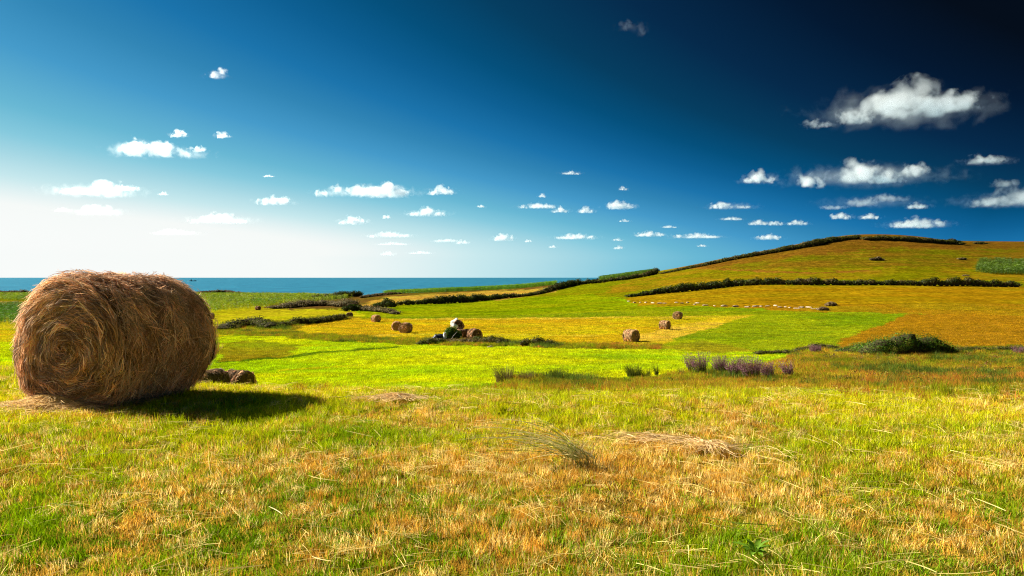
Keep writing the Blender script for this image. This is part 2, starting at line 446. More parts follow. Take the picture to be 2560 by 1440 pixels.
def field_color(x, y, z):
    """colour of the ground cover at ground points, with shade painted in under near grass"""
    px, py = proj(x, np.maximum(y, .8), z)
    col = np.tile(alb(150, 180, 10), (len(x), 1))
    n1 = N1(x, y, 9.0, 4); n2 = N2(x * .12, y + x * .1, 2.6, 3); n3 = N3(x, y, 30.0, 3); n4 = N2(x, y, 1.3, 3)
    far = y > 21
    for poly, c1, c2, rag in FIELDS:
        wx = px + (N2(x, y, 5.0, 4) - .5) * rag * 9; wy = py + (N3(x, y, 4.0, 4) - .5) * rag * 2.4
        m = inpoly(wx, wy, poly) & far
        if m.any():
            w = np.clip((n1[m] * .45 + n2[m] * .35 + n3[m] * .2 - .38) / .24, 0, 1)[:, None]
            col[m] = alb(*c1) * (1 - w) + alb(*c2) * w
    v = 1 + (n4 - .5) * .5 + (n1 - .5) * .35
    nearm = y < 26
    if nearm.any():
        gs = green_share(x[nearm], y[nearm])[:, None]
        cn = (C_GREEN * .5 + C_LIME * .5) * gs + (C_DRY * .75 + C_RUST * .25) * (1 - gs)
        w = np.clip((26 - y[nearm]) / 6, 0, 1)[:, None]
        col[nearm] = col[nearm] * (1 - w) + cn * .32 * w  # soil colour darkened to stand for shadow gaps between the blades
    return col * v[:, None]


def mat_ground():
    m, nt = mat_new('meadow_ground'); L = nt.links.new
    a = nd(nt, 'ShaderNodeAttribute', attribute_name='col')
    tc = nd(nt, 'ShaderNodeNewGeometry')
    out = a.outputs['Color']
    for scale, lo, hi in ((.35, .8, 1.2), (2.2, .72, 1.28), (9.0, .65, 1.35)):
        no = nd(nt, 'ShaderNodeTexNoise'); setin(no, Scale=scale, Detail=4.0, Roughness=.7); L(tc.outputs['Position'], no.inputs['Vector'])
        mr = nd(nt, 'ShaderNodeMapRange'); setin(mr, **{'From Min': .3, 'From Max': .7, 'To Min': lo, 'To Max': hi}); L(no.outputs[0], mr.inputs[0])
        vm = nd(nt, 'ShaderNodeVectorMath', operation='SCALE'); L(out, vm.inputs[0]); L(mr.outputs[0], vm.inputs['Scale']); out = vm.outputs[0]
    mpf = nd(nt, 'ShaderNodeMapping'); mpf.inputs['Scale'].default_value = (1.6, .35, 1); L(tc.outputs['Position'], mpf.inputs[0])
    n6 = nd(nt, 'ShaderNodeTexNoise'); setin(n6, Scale=1.0, Detail=3.0, Roughness=.75); L(mpf.outputs[0], n6.inputs['Vector'])
    mr = nd(nt, 'ShaderNodeMapRange'); setin(mr, **{'From Min': .34, 'From Max': .66, 'To Min': .62, 'To Max': 1.42}); L(n6.outputs[0], mr.inputs[0])
    vm = nd(nt, 'ShaderNodeVectorMath', operation='SCALE'); L(out, vm.inputs[0]); L(mr.outputs[0], vm.inputs['Scale']); out = vm.outputs[0]
    mpn = nd(nt, 'ShaderNodeMapping'); mpn.inputs['Scale'].default_value = (.05, .55, 1); mpn.inputs['Rotation'].default_value = (0, 0, .12); L(tc.outputs['Position'], mpn.inputs[0])
    n5 = nd(nt, 'ShaderNodeTexNoise'); setin(n5, Scale=1.0, Detail=5.0, Roughness=.65); L(mpn.outputs[0], n5.inputs['Vector'])
    mr = nd(nt, 'ShaderNodeMapRange'); setin(mr, **{'From Min': .32, 'From Max': .68, 'To Min': .7, 'To Max': 1.3}); L(n5.outputs[0], mr.inputs[0])
    vm = nd(nt, 'ShaderNodeVectorMath', operation='SCALE'); L(out, vm.inputs[0]); L(mr.outputs[0], vm.inputs['Scale']); out = vm.outputs[0]
    d = nd(nt, 'ShaderNodeBsdfDiffuse'); L(out, d.inputs[0])
    bp = nd(nt, 'ShaderNodeBump'); setin(bp, Strength=.6, Distance=.12); L(no.outputs[0], bp.inputs['Height']); L(bp.outputs[0], d.inputs['Normal'])
    o = nd(nt, 'ShaderNodeOutputMaterial'); L(d.outputs[0], o.inputs[0])
    return m


M_GROUND = mat_ground()
us = np.concatenate([np.linspace(LU[0], -.86, 40, endpoint=False), np.linspace(-.86, .86, 720), np.linspace(.86, LU[-1], 41)[1:]])
ys = np.exp(np.concatenate([np.linspace(math.log(.6), math.log(20), 110, endpoint=False), np.linspace(math.log(20), math.log(380), 330, endpoint=False), np.linspace(math.log(380), math.log(750), 45)]))
UU, YY = np.meshgrid(us, ys)
XX = UU * YY
ZZ = zt(XX.ravel(), YY.ravel())
nu, ny = len(us), len(ys)
idx = np.arange(nu * ny).reshape(ny, nu)
Q = np.stack([idx[:-1, :-1], idx[:-1, 1:], idx[1:, 1:], idx[1:, :-1]], -1).reshape(-1, 4)
V = np.stack([XX.ravel(), YY.ravel(), ZZ], 1)
gcol = field_color(V[:, 0], V[:, 1], V[:, 2])
tag(obj('ground', mesh_np('ground', V, [Q], M_GROUND, gcol, True)), kind='structure')
# the same meadow carried on behind and beside the camera
gx, gy = np.meshgrid(np.linspace(-60, 60, 61), np.linspace(-60, 1.2, 32))
Vb = np.stack([gx.ravel(), gy.ravel(), np.full(gx.size, -.05)], 1)
ib = np.arange(gx.size).reshape(gx.shape)
Qb = np.stack([ib[:-1, :-1], ib[:-1, 1:], ib[1:, 1:], ib[1:, :-1]], -1).reshape(-1, 4)
cb = (C_LIME * .3 + C_DRY * .4) * np.ones((len(Vb), 1))
tag(obj('ground', mesh_np('ground', Vb, [Qb], M_GROUND, cb, True)), kind='structure')

# ------------------------------------------------------------------ sea
SEA = -12.0
m, nt = mat_new('sea_water'); L = nt.links.new
gp = nd(nt, 'ShaderNodeNewGeometry')
mp = nd(nt, 'ShaderNodeMapping'); mp.inputs['Scale'].default_value = (.03, .012, 1); L(gp.outputs['Position'], mp.inputs[0])
no = nd(nt, 'ShaderNodeTexNoise'); setin(no, Scale=1.0, Detail=8.0, Roughness=.65); L(mp.outputs[0], no.inputs['Vector'])
cr = nd(nt, 'ShaderNodeValToRGB'); L(no.outputs[0], cr.inputs[0])
cr.color_ramp.elements[0].position = .4; cr.color_ramp.elements[0].color = (.006, .115, .2, 1)
cr.color_ramp.elements[1].position = .62; cr.color_ramp.elements[1].color = (.018, .195, .30, 1)
d = nd(nt, 'ShaderNodeBsdfDiffuse'); L(cr.outputs[0], d.inputs[0])
gl = nd(nt, 'ShaderNodeBsdfGlossy'); gl.inputs['Roughness'].default_value = .3; gl.inputs[0].default_value = (.45, .8, .9, 1)
mp2 = nd(nt, 'ShaderNodeMapping'); mp2.inputs['Scale'].default_value = (.2, .06, 1); L(gp.outputs['Position'], mp2.inputs[0])
no2 = nd(nt, 'ShaderNodeTexNoise'); setin(no2, Scale=1.0, Detail=6.0, Roughness=.6); L(mp2.outputs[0], no2.inputs['Vector'])
bp = nd(nt, 'ShaderNodeBump'); setin(bp, Strength=1.0, Distance=3.0); L(no2.outputs[0], bp.inputs['Height']); L(bp.outputs[0], gl.inputs['Normal'])
ms = nd(nt, 'ShaderNodeMixShader'); ms.inputs[0].default_value = .3; L(d.outputs[0], ms.inputs[1]); L(gl.outputs[0], ms.inputs[2])
o_ = nd(nt, 'ShaderNodeOutputMaterial'); L(ms.outputs[0], o_.inputs[0])
sy = np.concatenate([np.geomspace(350, 150000, 40)]); sxs = np.linspace(-1, 1, 9)
SV = np.array([(a * 1.6 * y, y, SEA) for y in sy for a in sxs]); si = np.arange(len(SV)).reshape(len(sy), len(sxs))
tag(obj('sea', mesh_np('sea', SV, [np.stack([si[:-1, :-1], si[:-1, 1:], si[1:, 1:], si[1:, :-1]], -1).reshape(-1, 4)], m)), kind='structure')


# ------------------------------------------------------------------ grass as instanced blades (stuff)
def proto_blades(n, h0, h1, w0, w1, rad, lean, k=4, curl=.35):
    a = RNG.random(n) * 2 * np.pi; r = rad * np.sqrt(RNG.random(n))
    base = np.stack([r * np.cos(a), r * np.sin(a), np.full(n, -.015)], 1)
    h = RNG.uniform(h0, h1, n); la = RNG.random(n) * 2 * np.pi; lm = RNG.random(n) * lean
    ld = np.stack([np.cos(la), np.sin(la), np.zeros(n)], 1)
    s = np.linspace(0, 1, k)
    up = np.array([0, 0, 1.0])
    P = base[:, None] + up * (h[:, None] * (s - curl * lm[:, None] * s ** 2))[..., None] + ld[:, None] * (h[:, None] * lm[:, None] * s ** 1.7)[..., None]
    V, Q = ribbons(P, RNG.uniform(w0, w1, n))
    c = np.repeat(np.clip(RNG.normal(1, .34, (n, 1)) * (1 + RNG.normal(0, .06, (n, 3))), .45, 1.6), k * 2, 0)
    return V, Q, c


def proto_col(name, items, mat):
    c = bpy.data.collections.new(name)
    for i, (V, Q, colr) in enumerate(items):
        o = bpy.data.objects.new('%s_%02d' % (name, i), mesh_np(name, V, [Q], mat, colr)); c.objects.link(o)
    return c


def scatter(name, pts, rot, scl, colr, idxs, pcol, label, cat):
    n = len(pts)
    me = bpy.data.meshes.new(name); me.vertices.add(n); me.vertices.foreach_set('co', np.ascontiguousarray(pts, np.float32).ravel())
    a = me.attributes.new('rot', 'FLOAT_VECTOR', 'POINT'); a.data.foreach_set('vector', np.ascontiguousarray(rot, np.float32).ravel())
    a = me.attributes.new('scl', 'FLOAT_VECTOR', 'POINT'); a.data.foreach_set('vector', np.ascontiguousarray(scl, np.float32).ravel())
    a = me.attributes.new('col', 'FLOAT_COLOR', 'POINT'); c4 = np.ones((n, 4), np.float32); c4[:, :3] = colr; a.data.foreach_set('color', c4.ravel())
    a = me.attributes.new('idx', 'INT', 'POINT'); a.data.foreach_set('value', np.ascontiguousarray(idxs, np.int32))
    o = obj(name, me)
    ng = bpy.data.node_groups.new(name, 'GeometryNodeTree')
    ng.interface.new_socket('Geometry', in_out='INPUT', socket_type='NodeSocketGeometry')
    ng.interface.new_socket('Geometry', in_out='OUTPUT', socket_type='NodeSocketGeometry')
    gi = ng.nodes.new('NodeGroupInput'); go = ng.nodes.new('NodeGroupOutput')
    ip = ng.nodes.new('GeometryNodeInstanceOnPoints'); ci = ng.nodes.new('GeometryNodeCollectionInfo')
    ci.inputs['Collection'].default_value = pcol; ci.inputs['Separate Children'].default_value = True; ci.inputs['Reset Children'].default_value = True

    def na(nm, dtp):
        q = ng.nodes.new('GeometryNodeInputNamedAttribute'); q.data_type = dtp; q.inputs[0].default_value = nm
        return q.outputs[0]
    k = ng.links.new
    k(gi.outputs[0], ip.inputs['Points']); k(ci.outputs[0], ip.inputs['Instance'])
    ip.inputs['Pick Instance'].default_value = True
    k(na('idx', 'INT'), ip.inputs['Instance Index']); k(na('rot', 'FLOAT_VECTOR'), ip.inputs['Rotation']); k(na('scl', 'FLOAT_VECTOR'), ip.inputs['Scale'])
    k(ip.outputs[0], go.inputs[0])
    md = o.modifiers.new('blades', 'NODES'); md.node_group = ng
    tag(o, label, cat, kind='stuff')
    return o


def frustum_pts(n, y0, y1, umax=.78, pw=1.0):
    """points spread over the ground wedge in front of the camera; density ~ Y**-(2*(1-pw))"""
    Y = (y0 ** (2 * pw) + RNG.random(n) * (y1 ** (2 * pw) - y0 ** (2 * pw))) ** (1 / (2 * pw))
    X = RNG.uniform(-umax, umax, n) * Y
    return X, Y


BALE_C = Vector((-4.70, 8.92, 0)); BALE_RZ = R(-106); BALE_R = 0.765; BALE_L = 1.5


def under_bale(x, y, pad=0.0):
    dx = x - BALE_C.x; dy = y - BALE_C.y
    lx = dx * math.cos(-BALE_RZ) - dy * math.sin(-BALE_RZ); ly = dx * math.sin(-BALE_RZ) + dy * math.cos(-BALE_RZ)
    return (np.abs(lx) < BALE_L / 2 - .05 + pad) & (np.abs(ly) < .36 + pad)


P_GREEN = [proto_blades(22, .035, .115, .004, .0075, .06, .65) for _ in range(5)]
P_DRY = [proto_blades(26, .03, .095, .0034, .0066, .055, .42, 3, .2) for _ in range(5)]
P_LIE = []
for _ in range(3):
    n = 7; a = RNG.random(n) * 6.28; ln = RNG.uniform(.08, .26, n); s_ = np.linspace(-.5, .5, 4)
    d_ = np.stack([np.cos(a), np.sin(a), RNG.normal(0, .12, n)], 1)
    P = RNG.normal(0, .05, (n, 1, 3)) * [1, 1, 0] + d_[:, None] * (ln[:, None] * s_)[..., None] + np.array([0, 0, .055]) + RNG.random((n, 1, 1)) * [0, 0, .03]
    P[:, :, 2] -= (s_ ** 2 * .03)[None]
    V, Q = ribbons(P, RNG.uniform(.0025, .0045, n)); P_LIE.append((V, Q, np.repeat(RNG.uniform(.8, 1.4, (n, 1)) * np.ones((n, 3)), 8, 0)))
PC_NEAR = proto_col('near_grass', P_GREEN + P_DRY + P_LIE, M_GRASS_I)
n = 70000
X, Y = frustum_pts(n, 2.6, 22.0, .80, .62)
keep = ~under_bale(X, Y)
X, Y = X[keep], Y[keep]; n = len(X)
gs = green_share(X, Y); Z = zt(X, Y)
isg = RNG.random(n) < gs * .62 + .16
lie = (~isg) & (RNG.random(n) < .055)
ii = np.where(isg, RNG.integers(0, 5, n), np.where(lie, RNG.integers(10, 13, n), RNG.integers(5, 10, n)))
mixg = np.clip(RNG.random(n) * .55 + (N2(X, Y, 1.4, 2) - .35) * 1.1 + np.interp(Y, [4, 8], [-.22, .42]), 0, 1)[:, None]
cg = C_GREEN * (1 - mixg) + C_LIME * mixg
mixd = np.clip(RNG.random(n) * .8 + (N3(X, Y, .8, 2) - .45) * 1.2, 0, 1)[:, None]
cd = C_RUST * (1 - mixd) + C_DRY * mixd
cd = np.where(RNG.random((n, 1)) < .27, C_STRAW, cd); cd = np.where(lie[:, None], C_STRAW * .9, cd)
cc = np.where(isg[:, None], cg, cd) * RNG.uniform(.75, 1.25, (n, 1))
rot = np.stack([RNG.normal(0, .12, n), RNG.normal(0, .12, n), RNG.random(n) * 6.28], 1)
hs = .84 * RNG.uniform(.55, 1.25, n) * (1 + .8 * (N1(X, Y, .7, 2) - .5)) * np.where(isg, np.interp(gs, [0, 1], [.75, 1.1]), 1.0)
ws = np.interp(Y, [3, 12, 22], [1, 1.25, 1.9])
scatter('meadow_grass', np.stack([X, Y, Z], 1), rot, np.stack([ws, ws, hs], 1), cc, ii, PC_NEAR, 'green and dry straw coloured mown grass covering the near meadow', 'grass')

# mid and far grass: broader tufts
P_MID = [proto_blades(22, .05, .13, .010, .018, .16, .7, 3) for _ in range(5)]
P_TALL = [proto_blades(34, .18, .48, .010, .02, .20, .55, 4) for _ in range(5)]
PC_MID = proto_col('mid_grass', P_MID + P_TALL, M_GRASS_I)
ROUGH = [[(1240, 985), (1280, 948), (1400, 946), (1480, 952), (1560, 955), (1700, 938), (1840, 925), (1960, 902), (2010, 872), (3600, 862), (3600, 1010), (1150, 992)],
         [(545, 830), (640, 806), (740, 802), (870, 788), (880, 797), (760, 812), (720, 830), (860, 842), (1050, 850), (1280, 852), (1400, 860), (1650, 862), (1650, 870), (1280, 867), (1000, 860), (850, 854), (700, 841), (560, 838)],
         [(640, 772), (740, 746), (860, 740), (900, 766), (860, 775)]]
n = 100000
X, Y = frustum_pts(n, 24, 150, .76, .46)
Z = zt(X, Y)
px, py = proj(X, Y, Z)
wy = py + (N3(X, Y, 3.0, 3) - .5) * 14
rough = np.zeros(n, bool)
for p in ROUGH:
    rough |= inpoly(px, wy, p)
cc = field_color(X, Y, Z) * RNG.uniform(.6, 1.45, (n, 1)) * 1.95
rc = [alb(132, 142, 12, 1.4), alb(182, 140, 36, 1.4), alb(160, 168, 14, 1.4), alb(196, 130, 46, 1.4), alb(204, 184, 36, 1.4)]
rsel = np.clip((N1(X, Y, 4.0, 3) * 1.4 - .2 + RNG.normal(0, .16, n)) * 5, 0, 4.99).astype(int)
rsel = np.where((px > 2150) & (py > 935), np.where(RNG.random(n) < .42, 3, rsel), rsel)
rsel = np.where((py < 880) & (px < 1500) & (RNG.random(n) < .55), RNG.choice([0, 2, 2], n), rsel)
cc = np.where(rough[:, None], np.array(rc)[rsel] * 1.25 * RNG.uniform(.7, 1.3, (n, 1)), cc)
ii = np.where(rough, RNG.integers(5, 10, n), RNG.integers(0, 5, n))
ws = np.interp(Y, [24, 60, 135], [1.0, 1.6, 2.8]) * RNG.uniform(.8, 1.3, n)
hs = RNG.uniform(.6, 1.3, n) * np.where(rough, .35 + .6 * N2(X, Y, 3.0, 2), np.interp(Y, [24, 135], [1.0, .9]))
rot = np.stack([RNG.normal(0, .1, n), RNG.normal(0, .1, n), RNG.random(n) * 6.28], 1)
scatter('valley_grass', np.stack([X, Y, Z], 1), rot, np.stack([ws, ws, hs], 1), cc, ii, PC_MID, 'short bright green and yellow grass over the valley fields', 'grass')
# extra tall rough grass in the strips
n = 60000
X, Y = frustum_pts(n, 28, 190, .76, .45); Z = zt(X, Y); px, py = proj(X, Y, Z); wy = py + (N3(X, Y, 3.0, 3) - .5) * 10
k = np.zeros(n, bool)
for p in ROUGH:
    k |= inpoly(px, wy, p)
X, Y, Z, px, py = X[k], Y[k], Z[k], px[k], py[k]; n = len(X)
rsel = np.clip((N1(X, Y, 4.0, 3) * 1.4 - .2 + RNG.normal(0, .16, n)) * 5, 0, 4.99).astype(int)
rsel = np.where((px > 2150) & (py > 935), np.where(RNG.random(n) < .42, 3, rsel), rsel)
rsel = np.where((py < 880) & (px < 1500) & (RNG.random(n) < .55), RNG.choice([0, 2, 2], n), rsel)
cc = np.array(rc)[rsel] * RNG.uniform(.7, 1.5, (n, 1)) * 1.25
ws = np.interp(Y, [28, 60, 190], [1.0, 1.5, 3.2]) * RNG.uniform(.8, 1.3, n)
hs = RNG.uniform(.6, 1.4, n) * (.2 + .9 * N2(X, Y, 2.5, 2)) * np.interp(Y, [30, 70, 190], [1, 1.1, 1.6])
rot = np.stack([RNG.normal(0, .1, n), RNG.normal(0, .1, n), RNG.random(n) * 6.28], 1)
dk = N3(X, Y, 3.2, 3) > .60
cc = np.where(dk[:, None], np.array([(.10, .15, .012)]) * RNG.uniform(.5, 1.7, (n, 1)), cc); hs = hs * np.where(dk, 1.5, 1.0)
scatter('rough_grass', np.stack([X, Y, Z], 1), rot, np.stack([ws, ws, hs], 1), cc, RNG.integers(5, 10, n), PC_MID, 'tall uncut brown and green grass in the rough strips between fields', 'grass')

n = 900
U = RNG.uniform(-.3, .8, n); Y = RNG.normal(10.6, .8, n) + (N1(U * 9, U * 0, 1.0, 2) - .5) * 2; X = U * Y; Z = zt(X, Y)
k = (N2(X, Y, 1.2, 2) > .45) & ~under_bale(X, Y, .5); X, Y, Z = X[k], Y[k], Z[k]; n = len(X)
rsel = np.clip((N1(X, Y, 2.0, 3) * 1.4 - .2 + RNG.normal(0, .16, n)) * 5, 0, 4.99).astype(int)
hs = RNG.uniform(.25, .5, n); ws = RNG.uniform(.3, .55, n)
scatter('edge_grass', np.stack([X, Y, Z], 1), np.stack([RNG.normal(0, .15, n), RNG.normal(0, .15, n), RNG.random(n) * 6.28], 1), np.stack([ws, ws, hs], 1), np.array(rc)[rsel] * RNG.uniform(.9, 1.6, (n, 1)), RNG.integers(5, 10, n), PC_MID, 'longer tufts of grass along the brow of the near meadow', 'grass')

# ------------------------------------------------------------------ maize fields (stuff)
P_MZ = []
for _ in range(4):
    Ps = [np.stack([RNG.normal(0, .03, 5).cumsum() * .3, RNG.normal(0, .03, 5).cumsum() * .3, np.linspace(0, 1.95, 5)], 1)]; Ws = [.06]
    for j in range(9):
        h = .35 + j * .17; a = j * 2.4 + RNG.normal(0, .4); ln = RNG.uniform(.5, .75); s_ = np.linspace(0, 1, 5)
        Ps.append(np.stack([np.cos(a) * ln * s_, np.sin(a) * ln * s_, h + .45 * s_ - .55 * s_ ** 2.2], 1)); Ws.append(.10)
    V, Q = ribbons(np.array(Ps), np.array(Ws)); c = np.ones((len(V), 3)) * RNG.uniform(.8, 1.2, (10, 1)).repeat(10, 0)
    P_MZ.append((V, Q, c))
PC_MZ = proto_col('maize', P_MZ, M_MAIZE)
MAIZE = [   # (polygon of the ground it stands on, count, colour, label, height)
    ([(-400, 752), (440, 752), (520, 785), (600, 776), (850, 752), (880, 745), (700, 737), (300, 737), (-400, 740)], 9000, (176, 184, 30), (90, 140, 14), 1.0, 'pale green maize crop on the flat land before the sea'),
    ([(-400, 764), (70, 764), (130, 806), (70, 812), (-400, 812)], 3000, (96, 140, 24), (70, 120, 20), .9, 'dark green maize block beside the big bale, far left'),
    ([(940, 737), (1280, 723), (1390, 712), (1390, 700), (1280, 719), (940, 733)], 3500, (140, 180, 20), (90, 150, 14), 1.0, 'strip of green maize along the ridge before the sea'),
    ([(1500, 702), (1630, 683), (1640, 676), (1500, 690)], 1500, (100, 140, 12), (70, 112, 8), .75, 'short strip of maize behind the hedge at the hill foot'),
    ([(2440, 680), (2480, 686), (2900, 688), (2900, 655), (2450, 655)], 3500, (108, 138, 16), (76, 112, 10), 1.0, 'small block of dark green maize on the hillside, far right'),
]
for poly, cnt, c1, c2, hh, lab in MAIZE:
    pa = np.array(poly, float); need = cnt; got = []
    x0, x1 = pa[:, 0].min(), pa[:, 0].max(); y0, y1 = pa[:, 1].min() - 4, pa[:, 1].max()
    tries = 0
    while need > 0 and tries < 60:
        tries += 1
        U = RNG.uniform(x0, x1, 30000); Yq = np.sqrt(RNG.uniform(110 ** 2, 470 ** 2, 30000)); u = (U - CX) / F
        Yq = np.round(Yq / 1.6) * 1.6 + RNG.normal(0, .12, len(Yq))
        Xq = u * Yq; Zq = zt(Xq, Yq); _, pr = proj(Xq, Yq, Zq)
        ok = inpoly(U, pr, pa)
        got.append(np.stack([Xq, Yq, Zq], 1)[ok][:need]); need -= len(got[-1])
    P = np.concatenate(got); n = len(P)
    w = np.clip(N1(P[:, 0], P[:, 1], 12, 2) * 1.6 - .3 + RNG.normal(0, .15, n), 0, 1)[:, None]
    cc = (alb(*c1) * w + alb(*c2) * (1 - w)) * RNG.uniform(.7, 1.5, (n, 1)) * 1.45
    sc3 = RNG.uniform(.85, 1.1, n) * hh
    ww = np.interp(P[:, 1], [120, 400], [1.0, 2.0])
    scatter('maize_field', P, np.stack([np.zeros(n), np.zeros(n), RNG.random(n) * 6.28], 1), np.stack([ww, ww, sc3], 1), cc, RNG.integers(0, 4, n), PC_MZ, lab, 'maize')

# ------------------------------------------------------------------ hay bales
S_PAL = np.array([(.48, .31, .19), (.38, .225, .13), (.56, .40, .26), (.27, .165, .10), (.34, .28, .23), (.62, .48, .33)])


def bale_radius(th, s, Rr, seed, lump):
    """radius of the side surface: lumps, rounded shoulders, sag"""
    r = Rr * (1 + lump * (N1(th * 1.6 + seed, s * 3.2 + seed, .5, 3) - .5) * 2)
    e = np.abs(s)
    if Rr < .7:
        r = r * (1 - .05 * np.clip((e - .8) / .2, 0, 1) ** 2) * (1 + .022 * np.sin(s * 17 + seed))
    else:
        r = r * (1 - .06 * np.clip((s - .75) / .25, 0, 1) ** 2.2 - .10 * np.clip((-s - .45) / .55, 0, 1) ** 2) * (1 - .05 * ((1 - s) / 2) ** 1.5)
    return r


def bale_point(th, s, Rr, Ln, seed, lump, off=0.0):
    """th: angle round the axis (0 = +y local, pi/2 = up), s in -1..1 along the axis (local x)"""
    r = bale_radius(th, s, Rr, seed, lump) + off
    y = r * np.cos(th) * 1.02; zz = Rr * .955 + r * np.sin(th) * .985
    sag = np.clip(-np.sin(th), 0, 1)
    y = y * (1 + .05 * sag)
    return np.stack([s * Ln / 2 * np.ones_like(y), y, np.maximum(zz, .012)], -1)


def face_point(th, q, Rr, Ln, seed, sign, lump, off=0.0):
    """q 0..1 radial fraction on the end face"""
    r = bale_radius(th, np.full_like(th, .995), Rr, seed, lump) * q
    ring = .022 * np.sin(2 * np.pi * (q * 4.2 - th / (2 * np.pi))) * np.clip((1 - q) * 6, 0, 1) * np.clip(q * 5, 0, 1)
    bul = .035 * (1 - q ** 2) + ring + .05 * (N2(th * .9 + seed, q * 3 + seed, .5, 3) - .5)
    y = r * np.cos(th) * 1.02; zz = Rr * .955 + r * np.sin(th) * .985
    sag = np.clip(-np.sin(th), 0, 1); y = y * (1 + .05 * sag * q)
    return np.stack([sign * (Ln / 2 + bul - .01 + off), y, np.maximum(zz, .012)], -1)


def strand_cols(n, P, bias=0.0, k=5, bright=1.0, per=16):
    w = N3(P[:, 0] * 3 + P[:, 2] * 2, P[:, 1] * 3 + P[:, 2] * 3, .8, 3)
    i = np.clip((w * 1.5 - .3 + bias + RNG.normal(0, .22, n)) * len(S_PAL), 0, len(S_PAL) - .01).astype(int)
    perm = np.array([3, 1, 4, 0, 2, 5])
    c = S_PAL[perm[i]] * RNG.uniform(.75, 1.25, (n, 1)) * np.repeat(RNG.uniform(.4, 1.55, (n // per + 1, 1)), per, 0)[:n] * bright * np.array([1.1, 1.0, .92])
    return np.repeat(c, k * 2, 0)


